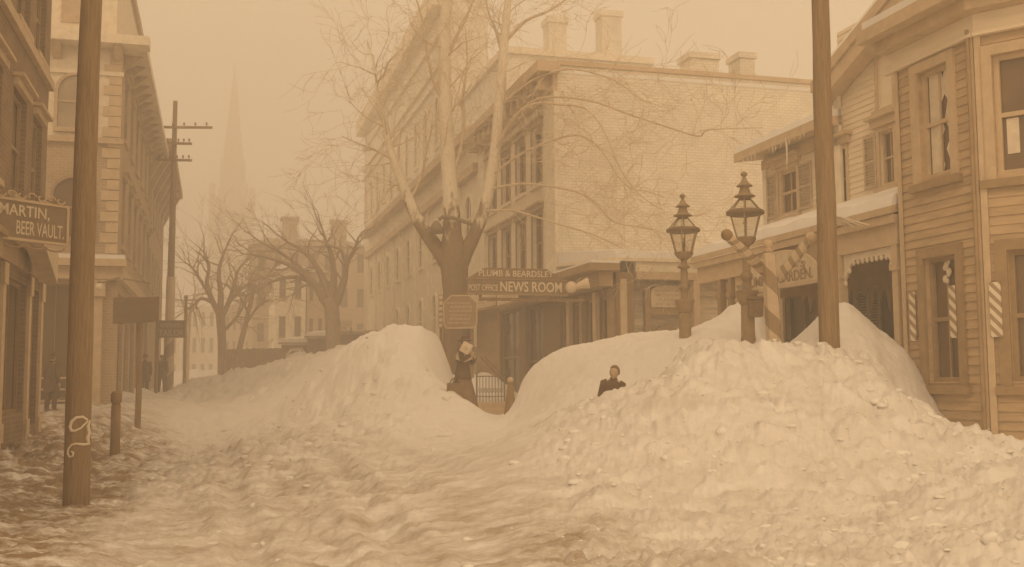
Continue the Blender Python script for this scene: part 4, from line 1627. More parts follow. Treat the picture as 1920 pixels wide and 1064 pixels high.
w1 = (tw(1503), tw(1468), tz(402, 1485), tz(318, 1485))
w2 = (tw(1598), tw(1570), 4.95, tz(285, 1580))
w3 = (tw(1690), tw(1663), tz(345, 1675), tz(245, 1675))
w4 = (tw(1692), tw(1664), tz(200, 1675), tz(105, 1675))
lowh = [(tw(1680), tw(1600), 0.8, 3.6), (tw(1532), tw(1475), 0.3, 3.5)]
q = b.mb()
wall(q, PGr, tG, tW1, 0, zE, [w1, lowh[1]], 0.14, 0.12)
q.build('wing_wall', M['clap_light'], b.e)
q = b.mb()
wall(q, PGr, tE, tG - 0.002, 0, 8.6, [w2, w3, w4, lowh[0]], 0.14, 0.12)
q.build('gable_wall', M['clap_light'], b.e)
q = b.mb()
q.quad((SB, tW1, 0), (SB + 7, tW1, 0), (SB + 7, tW1, zE), (SB, tW1, zE))
q.quad((SB + 7, tE, 0), (SB + 7, tW1, 0), (SB + 7, tW1, zE), (SB + 7, tE, zE))
q.quad((SB, tE, 0), (SB + 7, tE, 0), (SB + 7, tE, 8), (SB, tE, 8))
q.build('rear_wall', M['clap_light'], b.e)
for h in (w1, w2, w3, w4):
    window(b, PGr, *h, reveal=0.14, casing=0.09, frame='trim_light', sill='trim_light', hood='trim_light', pane='pane')
for h in lowh:
    window(b, PGr, *h, reveal=0.14, casing=0.1, frame='trim', sill=None, pane='pane', name='shop_window')
shutter(b, PGr, w1[1] + 0.1, w1[1] + 0.5, w1[2], w1[3])
shutter(b, PGr, w1[0] - 0.62, w1[0] - 0.1, w1[2], w1[3])
shutter(b, PGr, w2[1] + 0.1, w2[1] + 0.55, w2[2], w2[3])
shutter(b, PGr, w3[1] + 0.1, w3[1] + 0.5, w3[2], w3[3])
for a in (tw(1655), tw(1632)):
    shutter(b, PGr, a, a + 0.42, 1.6, 3.2)
# trims: corner boards, leaning board, frieze
q = b.mb()
q.pbox(PGr, tW1 - 0.14, tW1 + 0.02, 0, zE - 0.25, 0.026, 0.05)
q.pbox(PGr, tG - 0.10, tG + 0.10, 0, 7.35, 0.028, 0.10)
q.build('corner_board', M['cream_paint'], b.e)
q = b.mb()
q.pbox(PGr, tG + 0.103, tW1 + 0.02, zE - 0.42, zE - 0.2, 0.026, 0.07)
q.build('frieze', M['trim_light'], b.e)
# wing roof with deep icicled eave
q = b.mb()
e = 0.55
q.hexa([(SB - e, tG - 0.1, zE - 0.18), (SB - e, tW1 + 0.45, zE - 0.18), (SB + 7, tW1 + 0.45, zE + 0.9), (SB + 7, tG - 0.1, zE + 0.9),
        (SB - e, tG - 0.1, zE + 0.02), (SB - e, tW1 + 0.45, zE + 0.02), (SB + 7, tW1 + 0.45, zE + 1.1), (SB + 7, tG - 0.1, zE + 1.1)])
wr = q.build('wing_roof', M['trim_light'], b.e)
q = b.mb()
n = 16
for k in range(n):
    a0, a1 = tG - 0.1 + (tW1 + 0.42 - tG + 0.1) * k / n, tG - 0.1 + (tW1 + 0.42 - tG + 0.1) * (k + 1) / n
    h0, h1 = 0.15 + 0.03 * math.sin(k * 1.7), 0.15 + 0.03 * math.sin((k + 1) * 1.7)
    q.hexa([(SB - e + 0.01, a0, zE + 0.023), (SB - e + 0.01, a1, zE + 0.023), (SB + 7, a1, zE + 1.103), (SB + 7, a0, zE + 1.103),
            (SB - e + 0.06, a0, zE + 0.023 + h0), (SB - e + 0.06, a1, zE + 0.023 + h1), (SB + 7, a1, zE + 1.2 + h1), (SB + 7, a0, zE + 1.2 + h0)])
q.build('snow_cover', M['snowy'], wr)
for k in range(15):
    a = tG + 0.5 + (tW1 - tG - 0.3) * k / 15 + R0.uniform(-0.06, 0.06)
    L = 0.75 if k == 4 else R0.uniform(0.06, 0.26)
    q = b.mb()
    q.tube([(SB - e + 0.02, a, zE - 0.1), (SB - e + 0.03, a + 0.01, zE - 0.1 - L * 0.5), (SB - e + 0.02, a + 0.02, zE - 0.1 - L)], [0.03, 0.018, 0.003], 6)
    q.build('icicle', M['ice'], wr)
# gable roof, its rake rising towards the corner house
ga0, gz0, ga1, gz1 = tG + 0.35, tz(150, 1588), tw(1668), tz(48, 1668)
sl = (gz1 - gz0) / (ga1 - ga0)
gaT = tE - 0.2
gzT = gz0 + sl * (gaT - ga0)
q = b.mb()
q.hexa([(SB - 0.45, ga0, gz0 - 0.22), (SB - 0.45, gaT, gzT - 0.22), (SB + 7, gaT, gzT - 0.22), (SB + 7, ga0, gz0 - 0.22),
        (SB - 0.45, ga0, gz0), (SB - 0.45, gaT, gzT), (SB + 7, gaT, gzT), (SB + 7, ga0, gz0)])
gr = q.build('gable_roof', M['trim_light'], b.e)
q = b.mb()
q.pprism(lambda a, z, d: (SB - d, a, z), [(ga0, gz0 - 0.55), (gaT, gzT - 0.55), (gaT, gzT - 0.225), (ga0, gz0 - 0.225)], 0.03, 0.40)
q.build('bargeboard', M['trim_light'], gr)
q = b.mb()
q.hexa([(SB - 0.43, ga0, gz0 + 0.003), (SB - 0.43, gaT, gzT + 0.003), (SB + 7, gaT, gzT + 0.003), (SB + 7, ga0, gz0 + 0.003),
        (SB - 0.38, ga0 - 0.05, gz0 + 0.15), (SB - 0.38, gaT, gzT + 0.15), (SB + 7, gaT, gzT + 0.15), (SB + 7, ga0 - 0.05, gz0 + 0.15)])
q.build('snow_cover', M['snowy'], gr)
q = b.mb()                              # gable wall above the eave line is closed up to the roof
q.add([(SB + 0.02, ga0 - 0.36, 6.6), (SB + 0.02, gaT + 0.3, 6.6), (SB + 0.02, gaT + 0.3, gzT - 0.3), (SB + 0.02, ga0 - 0.36, gz0 - 0.3)], [(0, 1, 2, 3)])
q.build('gable_lining', M['clap_light'], b.e)

# porch
tP0, tP1 = t_on(1692, SR), t_on(1312, SR)
zP = zst(481, SR, tP1, 1312) - 0.02
q = b.mb()
q.hexa([(SR - 0.15, tP0, zP - 0.12), (SR - 0.15, tP1 + 0.1, zP - 0.12), (SB - 0.003, tP1 + 0.1, zP + 0.45), (SB - 0.003, tP0, zP + 0.45),
        (SR - 0.15, tP0, zP), (SR - 0.15, tP1 + 0.1, zP), (SB - 0.003, tP1 + 0.1, zP + 0.57), (SB - 0.003, tP0, zP + 0.57)])
pr_ = q.build('porch_roof', M['trim_light'], b.e)
q = b.mb()
n = 40
for k in range(n):
    a0, a1 = tP0 + (tP1 - tP0) * k / n, tP0 + (tP1 - tP0) * (k + 1) / n
    h0, h1 = 0.19 + 0.025 * math.sin(k * 0.9), 0.19 + 0.025 * math.sin((k + 1) * 0.9)
    q.hexa([(SR - 0.13, a0, zP + 0.003), (SR - 0.13, a1, zP + 0.003), (SB - 0.01, a1, zP + 0.573), (SB - 0.01, a0, zP + 0.573),
            (SR - 0.06, a0, zP + h0), (SR - 0.06, a1, zP + h1), (SB - 0.01, a1, zP + 0.68 + h1), (SB - 0.01, a0, zP + 0.68 + h0)])
q.build('snow_cover', M['snowy'], pr_)
q = b.mb()
q.pbox(PNr, tP0, tP1 + 0.05, zP - 0.26, zP - 0.123, -0.02, 0.12)
q.pbox(PNr, tP0, tP1, zP - 0.60, zP - 0.263, -0.12, 0.04)
q.build('porch_beam', M['trim_light'], b.e)
q = b.mb()
q.box(SR + 0.14, SB - 0.02, tP1 - 0.12, tP1 + 0.02, zP - 0.55, zP - 0.1)
q.build('end_beam', M['trim'], b.e)
for px in (1352, 1372, 1578, 1685):
    a = t_on(px, SR)
    q = b.mb()
    q.pbox(PNr, a - 0.07, a + 0.07, 0.6, zP - 0.603, -0.1, 0.04)
    q.pbox(PNr, a - 0.1, a + 0.1, zP - 1.0, zP - 0.9, -0.13, 0.07)
    q.build('porch_post', M['trim_light'] if px > 1400 else M['trim'], b.e)
# fretwork: scrolled brackets and drops under the beam, iced over
def fret(a0, a1, zt, m):
    q = b.mb()
    n = 22
    w_ = a1 - a0
    for k in range(n):
        u0, u1 = k / n, (k + 1) / n
        def dr(u):
            e_ = min(u, 1 - u)
            return 0.11 + 0.34 * max(0, 1 - e_ / 0.2) ** 1.6
        q.pprism(PNr, [(a0 + w_ * u0, zt - dr(u0)), (a0 + w_ * u1, zt - dr(u1)), (a0 + w_ * u1, zt), (a0 + w_ * u0, zt)], -0.06, -0.02)
        if k % 2:
            q.ball(PNr(a0 + w_ * u1, zt - dr(u1) - 0.03, -0.04), 0.05, 8, (0.6, 1, 1.1))
    return q.build('fretwork', M[m], b.e)
fret(t_on(1683, SR) + 0.02, t_on(1583, SR) - 0.02, zP - 0.605, 'white_paint')
fret(t_on(1570, SR), t_on(1400, SR), zP - 0.605, 'trim_light')
fret(t_on(1396, SR), t_on(1376, SR) - 0.05, zP - 0.605, 'trim_light')
q = b.mb()                              # boarded porch ceiling; the dark sheet after it stands for porch shade
q.box(SR + 0.15, SB - 0.16, tP0 + 0.02, tP1 - 0.15, zP - 0.25, zP - 0.13)
q.build('porch_ceiling', M['trim'], b.e)
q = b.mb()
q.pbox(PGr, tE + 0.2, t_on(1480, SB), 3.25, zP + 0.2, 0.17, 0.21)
for k in range(26):                     # ragged lower edge of the porch roof's shadow, built as a dark sheet
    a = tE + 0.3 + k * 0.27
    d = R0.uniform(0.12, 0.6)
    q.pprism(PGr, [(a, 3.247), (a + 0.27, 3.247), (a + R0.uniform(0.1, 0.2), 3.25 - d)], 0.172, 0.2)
q.build('porch_shade_sheet', M['darkest'], b.e)
q = b.mb()                              # ice-covered awning rods at the porch
p0 = (SR - 0.55, t_on(1572, SR - 0.55), zst(404, SR - 0.55, t_on(1572, SR - 0.55), 1572))
for px, py in ((1603, 437), (1620, 433), (1637, 430), (1652, 427)):
    q.tube([p0, (SR - 0.02, t_on(px, SR), zst(py, SR, t_on(px, SR), px))], 0.014, 6)
q.build('awning_rod', M['white_paint'], b.e)

# half-round garden sign on the porch
ta, tb = t_on(1541, SR - 0.2), t_on(1398, SR - 0.2)
sS = SR - 0.2
zg0 = zst(548, sS, t_on(1465, sS), 1465) + 0.12
wg = tb - ta
zgt = zst(478, sS, (ta + tb) / 2, 1470)
zg0 = zst(536, sS, (ta + tb) / 2, 1470)
b = Site('garden_sign', 'half-round pale SUMMER GARDEN sign under the porch roof behind the barber poles', 'sign', sS, (ta + tb) / 2)
PG_ = lambda a, z, d=0.0: (sS - d, tb - a, z)     # a runs left to right as seen from the street
poly = [(0, zg0), (wg, zg0)] + [(wg / 2 + wg / 2 * math.cos(math.pi * k / 20), zg0 + 0.04 + (zgt - zg0) * math.sin(math.pi * k / 20)) for k in range(21)]
q = b.mb()
q.pprism(PG_, poly, -0.03, 0.03)
bd = q.build('sign_board', M['sign_light'], b.e)
q = b.mb()
q.tube([PG_(a, z, 0.0) for a, z in poly[2:]], 0.035, 6)
q.pbox(PG_, -0.05, wg + 0.05, zg0 - 0.06, zg0 - 0.003, -0.04, 0.04)
q.build('sign_frame', M['trim_light'], b.e)
hgt = zgt - zg0
lettering(b, 'SUMMER GARDEN.', M['letter_dark'], PG_(wg * 0.06, zg0 + hgt * 0.07, 0.03), (0, -1, 0), (0, 0, 1), wg * 0.87, hgt * 0.34, bd, bold=0.01)
lettering(b, "TTE'S", M['letter_dark'], PG_(wg * 0.54, zg0 + hgt * 0.52, 0.03), (0, -1, 0), (0, 0, 1), wg * 0.30, hgt * 0.22, bd, bold=0.005, arc=wg * 0.4)

# ================================================================== corner house with clapboards
tK, tF = 12.42, t_on(1698, SR - 0.02)
b = Site('clapboard_house', 'tan clapboard corner house with tall sash windows filling the right edge', 'building', SR, tK)


def PA(a, z, d=0.0):
    return (SR - 0.02 - d, a, z)


sK = SR - 0.02
cdv = Vector((0.57, -0.82)).normalized()
cn = Vector((-0.82, -0.57)).normalized()
PCf = plane((sK, tK), (cdv.x, cdv.y), (cn.x, cn.y))
LC = 3.2
zb0 = zst(838, sK, tK, 1850)


def hz(py, px):
    return zst(py, sK, t_on(px, sK), px)


tc_ = t_on(1769, sK)
hw_ = 0.36
u2 = (tc_ - hw_, tc_ + hw_, hz(333, 1758), hz(132, 1758))
u1 = (tc_ - hw_, tc_ + hw_, hz(716, 1765), hz(482, 1765))
c2 = (0.22, 1.55, zst(322, sK + 0.3, tK - 0.5, 1890), zst(94, sK + 0.3, tK - 0.5, 1890))
c1 = (0.30, 1.75, zst(716, sK + 0.3, tK - 0.5, 1890), zst(466, sK + 0.3, tK - 0.5, 1890))
zH_ = 6.75
q = b.mb()
wall(q, PA, tK, tF, zb0, zH_, [u1, u2], 0.16, 0.128)
q.build('street_wall', M['clap_paint'], b.e)
q = b.mb()
wall(q, PCf, 0, LC, zb0, zH_, [c1, c2], 0.16, 0.128)
q.build('corner_wall', M['clap_paint'], b.e)
ex, ey = sK + cdv.x * LC, tK + cdv.y * LC
q = b.mb()
q.quad((sK, tF, 0), (sK + 9, tF, 0), (sK + 9, tF, zH_), (sK, tF, zH_))
q.quad((ex, ey, 0), (ex + 7, ey, 0), (ex + 7, ey, zH_), (ex, ey, zH_))
q.build('side_wall', M['clap_paint'], b.e)
q = b.mb()
q.pbox(PA, tK, tF, -0.05, zb0 - 0.002, 0.0, 0.03)
q.pbox(PCf, 0.0, LC, -0.05, zb0 - 0.002, 0.0, 0.03)
q.build('base_board', M['trim'], b.e)
q = b.mb()                              # corner board and downpipe
q.pbox(PA, tK, tK + 0.09, zb0, zH_ - 0.4, 0.027, 0.05)
q.pbox(PCf, 0.0, 0.09, zb0, zH_ - 0.4, 0.027, 0.05)
q.pbox(PA, tF - 0.08, tF, zb0, zH_ - 0.4, 0.027, 0.05)
q.build('corner_board', M['trim_light'], b.e)
q = b.mb()
q.tube([(sK - 0.07, tK + 0.06, zb0), (sK - 0.07, tK + 0.06, zH_ - 0.35)], 0.03, 8)
q.build('downpipe', M['trim'], b.e)
for P, h in ((PA, u1), (PA, u2), (PCf, c1), (PCf, c2)):
    low = h in (u1, c1)
    o = window(b, P, *h, reveal=0.16, casing=0.15, frame='trim' if low else 'trim_light', sill='trim', pane='pane', muntins=1, depthcase=0.05)
    if h is u2:
        for x0, x1, dz in ((h[0] + 0.09, h[0] + 0.22, 0.25), (h[1] - 0.34, h[1] - 0.09, 0.0)):
            q = b.mb()
            n = 9
            for k in range(n):
                z0, z1 = h[2] + dz + (h[3] - h[2] - dz - 0.06) * k / n, h[2] + dz + (h[3] - h[2] - dz - 0.06) * (k + 1) / n
                w0 = 0.06 * math.sin(k * 1.9) + 0.10 * (k / n) ** 2
                w1_ = 0.06 * math.sin((k + 1) * 1.9) + 0.10 * ((k + 1) / n) ** 2
                sg = 1 if x0 < tc_ else -1
                xi0, xi1 = (x1 + sg * w0, x1 + sg * w1_) if sg > 0 else (x0 + sg * w0, x0 + sg * w1_)
                xo = x0 if sg > 0 else x1
                q.hexa([P(xo, z0, -0.135), P(xi0, z0, -0.125), P(xi0, z0, -0.12), P(xo, z0, -0.13),
                        P(xo, z1, -0.135), P(xi1, z1, -0.125), P(xi1, z1, -0.12), P(xo, z1, -0.13)])
            q.build('curtain', M['curtain'], o)
    if h is u1:
        q = b.mb()
        n = 10
        for k in range(n):
            z = hz(528, 1762) + (hz(486, 1762) - hz(528, 1762)) * k / n
            q.ball(P(tc_ + 0.05 * math.sin(k * 1.3), z, -0.10), 0.045 + 0.02 * math.sin(k * 2.1), 8, (0.35, 1, 1))
        q.build('window_ornament', M['curtain'], o)
    if h is c1:
        q = b.mb()
        q.pbox(P, h[0] + 0.35, h[0] + 0.9, h[2] + 0.1, h[2] + 0.4, -0.135, -0.128)
        q.build('window_card', M['sign_light'], o)
    if h is c2:
        q = b.mb()
        for x in (h[0] + 0.12, h[0] + 0.5):
            q.pbox(P, x, x + 0.16, h[2] + 0.3, (h[2] + h[3]) / 2 - 0.05, -0.135, -0.126)
        q.build('curtain', M['curtain'], o)
# frieze and cornice
q = b.mb()
for P, a0, a1 in ((PA, tK - 0.02, tF + 0.2), (PCf, 0.0, LC)):
    q.pbox(P, a0, a1, zH_ - 0.42, zH_ - 0.15, 0.003, 0.06)
    q.pbox(P, a0, a1, zH_ - 0.47, zH_ - 0.423, 0.003, 0.10)
q.build('frieze', M['clap_light'], b.e)
q = b.mb()
oh = 0.5
pts = [(sK - oh, tF + 0.3), (sK - oh, tK - 0.15), (sK - oh * 0.3 + cdv.x * LC, tK - oh * 0.9 + cdv.y * LC), (ex + 7, ey - 0.5), (ex + 7, tF + 0.3)]
n = len(pts)
for za, zb_, ins in ((zH_ - 0.147, zH_ + 0.02, 0.18), (zH_ + 0.023, zH_ + 0.22, 0.0)):
    cen = (sum(p[0] for p in pts) / n, sum(p[1] for p in pts) / n)
    pp = [(x + (cen[0] - x) * ins * 0.3, y + (cen[1] - y) * ins * 0.3) for x, y in pts]
    q.add([(x, y, za) for x, y in pp] + [(x, y, zb_) for x, y in pp], [tuple(range(n - 1, -1, -1)), tuple(range(n, 2 * n))] + [(i, (i + 1) % n, n + (i + 1) % n, n + i) for i in range(n)])
q.build('cornice', M['trim_light'], b.e)
q = b.mb()
pp = [(x + (cen[0] - x) * 0.02, y + (cen[1] - y) * 0.02) for x, y in pts]
q.add([(x, y, zH_ + 0.223) for x, y in pp] + [(x, y, zH_ + 0.38) for x, y in pp], [tuple(range(n - 1, -1, -1)), tuple(range(n, 2 * n))] + [(i, (i + 1) % n, n + (i + 1) % n, n + i) for i in range(n)])
q.build('snow_cover', M['snowy'], b.e)

# painted barber boards hung on the house
def barberboard(P, a, w, z0, z1, label):
    o3 = P(a, z0, 0)
    bb = Site('barber_board', label, 'sign', *o3, group='striped barber boards on the clapboard house')
    q = bb.mb()
    q.pbox(P, a - w / 2, a + w / 2, z0, z1, 0.056, 0.085)
    q.build('striped_board', M['barber_board'], bb.e)
    q = bb.mb()
    for z in (z0 + 0.06, z1 - 0.06):
        q.pbox(P, a - 0.02, a + 0.02, z - 0.02, z + 0.02, 0.0, 0.055)
    q.build('hook', M['iron'], bb.e)


barberboard(PA, t_on(1719, sK), 0.11, hz(640, 1719), hz(548, 1719), 'striped barber board left of the lower sash window on the clapboard house')
barberboard(PA, t_on(1795, sK), 0.11, hz(634, 1795), hz(536, 1795), 'striped barber board between the lower sash window and the house corner')
barberboard(PCf, 0.14, 0.15, zst(633, sK, tK, 1857), zst(531, sK, tK, 1857), 'broader striped barber board right of the downpipe by the wide window')

# ================================================================== poles, posts, lamps
def pole(name, label, base, top, r0, r1, cat='pole', m='pole'):
    b = Spot(name, label, cat, base)
    q = b.mb()
    base, top = Vector(base), Vector(top)
    n = 12
    q.tube([base.lerp(top, k / n) + Vector((R0.uniform(-1, 1), R0.uniform(-1, 1), 0)) * 0.008 for k in range(n + 1)],
           [r0 + (r1 - r0) * k / n for k in range(n + 1)], 20)
    return b, q.build('shaft', M[m], b.e)


p0, p1 = at(142, 936, 13.6), at(171, 0, 13.4)
p1 = p0 + (p1 - p0) * 1.35
p0.z = -0.15
b, sh = pole('utility_pole', 'thick dark utility pole with a painted white figure near its foot', p0, p1, 0.162, 0.118)
pf = p0
# painted figure
pxs = [(157, 795), (160, 788), (154, 782), (144, 783), (136, 790), (132, 800), (135, 808), (142, 808), (151, 803), (158, 794), (162, 790), (160, 800), (161, 812), (159, 822), (160, 833),
       (154, 834), (144, 832), (135, 834), (129, 841), (127, 850), (131, 857), (137, 855), (138, 849), (134, 846)]
wds = [2, 3, 4, 4, 5, 5, 5, 4, 3, 3, 4, 5, 6, 6, 5, 4, 3, 3, 3, 3, 3, 3, 3, 2]
pts = []
for (px, py) in pxs:
    q_ = at(px + 2, py, 13.45)
    f_ = (q_.z - p0.z) / (p1.z - p0.z)
    ax = p0.lerp(p1, f_)
    rr = 0.162 + (0.118 - 0.162) * f_ + 0.012
    dx = max(-rr * 0.98, min(rr * 0.98, q_.x - ax.x))
    pts.append(Vector((ax.x + dx, ax.y - math.sqrt(rr * rr - dx * dx), q_.z)))
q = b.mb()
q.tube(pts, [w * 0.0044 for w in wds], 6)
q.build('painted_mark', M['white_paint'], b.e)

p0, p1 = at(1556, 672, 14.9), at(1537, 0, 15.0)
p1 = p0 + (p1 - p0) * 1.5
p0.z = -0.1
pole('utility_pole', 'plain dark utility pole rising from the snow heap before the beer garden', p0, p1, 0.15, 0.112)

p0, p1 = at(315, 733, 50), at(329, 190, 50)
p0.z = -0.1
b, sh = pole('telegraph_pole', 'distant telegraph pole with three crossarms and barber stripes near its foot', p0, p1, 0.21, 0.10)
for py, x0, x1 in ((240, 274, 400), (270, 302, 362), (301, 296, 362)):
    f_ = (zat(py, 50, 325) - p0.z) / (p1.z - p0.z)
    c = p0.lerp(p1, f_)
    q = b.mb()
    q.bar((at(x0, py, 50).x, 49.8, c.z), (at(x1, py, 50).x, 49.8, c.z - 0.05), 0.09, 0.11)
    for k in range(6):
        x = at(x0, py, 50).x + (at(x1, py, 50).x - at(x0, py, 50).x) * (k + 0.5) / 6
        q.lathe([(0.025, 0), (0.05, 0.06), (0.04, 0.14), (0.01, 0.16)], (x, 49.8, c.z + 0.05), 8)
    q.build('crossarm', M['pole'], b.e)
q = b.mb()
zl, zh = zat(728, 50, 316), zat(604, 50, 316)
c0, c1 = p0.lerp(p1, (0.2 - p0.z) / (p1.z - p0.z)), p0.lerp(p1, (zh - p0.z) / (p1.z - p0.z))
q.tube([c0, c0.lerp(c1, 0.5), c1], [0.235, 0.235, 0.235], 18)
q.build('striped_wrap', M['barber_far'], b.e)
q = b.mb()
c2_ = p0.lerp(p1, (zat(520, 50, 316) - p0.z) / (p1.z - p0.z))
q.tube([c1 + Vector((0, 0, 0.02)), c2_], [0.215, 0.2], 18)
q.build('white_band', M['sign_light'], b.e)

# short post, sign post
p0 = at(215, 864, 20.0); z1 = zat(733, 20, 217)
b = Spot('hitching_post', 'short round-headed hitching post at the left kerb', 'post', (p0.x, p0.y, -0.1))
q = b.mb()
q.lathe([(0.092, -0.1), (0.088, 0.5), (0.086, z1 - 0.26)], (p0.x, p0.y, 0), 14)
q.build('shaft', M['dark_wood'], b.e)
q = b.mb()
q.lathe([(0.07, z1 - 0.259), (0.07, z1 - 0.24), (0.1, z1 - 0.2), (0.1, z1 - 0.06), (0.07, z1 - 0.015), (0.02, z1)], (p0.x, p0.y, 0), 14)
q.build('post_head', M['dark_wood'], b.e)

p0 = at(257, 814, 29.5)
b = Spot('post_sign', 'blank dark board sign on a single post beyond the hitching post', 'sign', (p0.x, p0.y, -0.1))
q = b.mb()
zt = zat(560, 29.5, 255)
q.tube([(p0.x, p0.y, -0.1), (p0.x + 0.02, p0.y, 1.2), (p0.x - 0.02, p0.y, zt)], [0.09, 0.085, 0.08], 10)
q.build('post', M['dark_wood'], b.e)
a, c = at(211, 608, 29.3), at(297, 557, 29.3)
q = b.mb()
q.hexa([(a.x, 29.3, a.z), (c.x, 29.3, a.z + 0.06), (c.x, 29.36, a.z + 0.06), (a.x, 29.36, a.z), (a.x, 29.3, c.z - 0.02), (c.x, 29.3, c.z), (c.x, 29.36, c.z), (a.x, 29.36, c.z - 0.02)])
q.build('sign_board', M['sign_dark'], b.e)

# tailor's sign by the telegraph pole
a, c = at(296, 634, 47.5), at(348, 601, 47.5)
b = Spot('tailor_sign', 'dark TAILOR sign on a thin post before the striped telegraph pole', 'sign', (at(291, 730, 47.5).x, 47.5, 0))
q = b.mb()
q.box(a.x, c.x, 47.45, 47.52, a.z, c.z)
bd = q.build('sign_board', M['sign_dark'], b.e)
w_, h_ = c.x - a.x, c.z - a.z
lettering(b, 'TAILOR', M['letter_dim'], (a.x + 0.06, 47.45, a.z + 0.08), (1, 0, 0), (0, 0, 1), w_ - 0.12, h_ * 0.36, bd, bold=0.01)
scribble(b, M['letter_dim'], (a.x + 0.08, 47.45, a.z + h_ * 0.5), (1, 0, 0), (0, 0, 1), w_ - 0.16, h_ * 0.45, 1, bd, 3)
q = b.mb()
x = at(291, 730, 47.5).x
q.tube([(x, 47.6, -0.05), (x, 47.6, c.z)], 0.085, 10)
q.bar((x, 47.57, c.z - 0.1), (c.x, 47.57, c.z - 0.1), 0.06, 0.06)
q.build('post', M['dark_wood'], b.e)
p0 = at(346, 690, 56)
b = Spot('thin_pole', 'thin pale pole standing just right of the striped telegraph pole', 'pole', (p0.x, 56, 0))
q = b.mb()
q.tube([(p0.x, 56, -0.1), (p0.x, 56, zat(560, 56, 346))], [0.1, 0.08], 8)
q.build('shaft', M['trim'], b.e)
q = b.mb(); q.ball((p0.x, 56, zat(558, 56, 346)), 0.12, 10)
q.build('cap', M['trim'], b.e)


def street_lamp(px, py, Y, label):
    """gas lamp; heights measured from the lantern rim"""
    c = at(px, py, Y)
    x, y, zr = c.x, c.y, c.z
    b = Spot('street_lamp', label, 'street lamp', (x, y, zr - 2.15))
    o = (x, y, zr)
    q = b.mb()
    q.lathe([(0.13, -3.6), (0.13, -2.12), (0.125, -2.06), (0.085, -1.98), (0.115, -1.93), (0.105, -1.86), (0.1, -1.5), (0.098, -1.40)], o, 16)
    q.build('shaft', M['lampiron'], b.e)
    q = b.mb()
    q.lathe([(0.1, -1.398), (0.13, -1.36), (0.14, -1.32), (0.155, -1.24), (0.17, -1.21), (0.165, -1.18), (0.07, -1.17), (0.065, -1.02), (0.09, -1.0), (0.09, -0.93), (0.06, -0.9),
             (0.062, -0.72), (0.055, -0.66), (0.11, -0.63), (0.1, -0.6), (0.05, -0.58), (0.05, -0.5)], o, 16)
    q.build('capital', M['lampiron'], b.e)
    q = b.mb()                          # funnel, rim, bars
    n = 6
    q.lathe([(0.03, -0.52), (0.12, -0.46), (0.155, -0.40), (0.155, -0.37)], o, n)
    for k in range(n):
        a = 2 * math.pi * k / n + 0.26
        q.bar((x + 0.148 * math.cos(a), y + 0.148 * math.sin(a), zr - 0.38), (x + 0.25 * math.cos(a), y + 0.25 * math.sin(a), zr - 0.02), 0.018, 0.018)
    q.build('lantern_frame', M['lampiron'], b.e)
    q = b.mb()
    for k in range(n):
        a0, a1 = 2 * math.pi * k / n + 0.26, 2 * math.pi * (k + 1) / n + 0.26
        q.quad((x + 0.14 * math.cos(a0), y + 0.14 * math.sin(a0), zr - 0.37), (x + 0.14 * math.cos(a1), y + 0.14 * math.sin(a1), zr - 0.37),
               (x + 0.24 * math.cos(a1), y + 0.24 * math.sin(a1), zr - 0.03), (x + 0.24 * math.cos(a0), y + 0.24 * math.sin(a0), zr - 0.03))
    q.build('lantern_glass', M['glass'], b.e)
    q = b.mb()
    q.lathe([(0.255, -0.03), (0.285, -0.02), (0.29, 0.02), (0.26, 0.045)], o, 18)
    q.build('rim', M['iron'], b.e)
    q = b.mb()
    for k in range(n):
        a = 2 * math.pi * k / n + 0.26
        q.bar((x + 0.25 * math.cos(a), y + 0.25 * math.sin(a), zr + 0.04), (x + 0.085 * math.cos(a), y + 0.085 * math.sin(a), zr + 0.225), 0.016, 0.016)
    q.lathe([(0.095, 0.21), (0.09, 0.24), (0.16, 0.25), (0.155, 0.265), (0.095, 0.30), (0.075, 0.36), (0.06, 0.40), (0.125, 0.41), (0.115, 0.425), (0.06, 0.47), (0.03, 0.53), (0.025, 0.56), (0.05, 0.58), (0.05, 0.61), (0.012, 0.64)], o, 16)
    q.build('chimney_cap', M['lampiron'], b.e)
    q = b.mb()
    q.lathe([(0.245, 0.046), (0.09, 0.21)], o, n, ph=0.26, smooth=False)
    q.build('roof_glass', M['glass'], b.e)
    q = b.mb()
    q.tube([(x, y, zr - 0.40), (x, y, zr - 0.2)], 0.012, 6)
    q.tube([(x, y, zr - 0.2), (x - 0.03, y, zr - 0.14), (x + 0.03, y, zr - 0.14)], 0.01, 6)
    q.build('gas_burner', M['iron'], b.e)
    return b


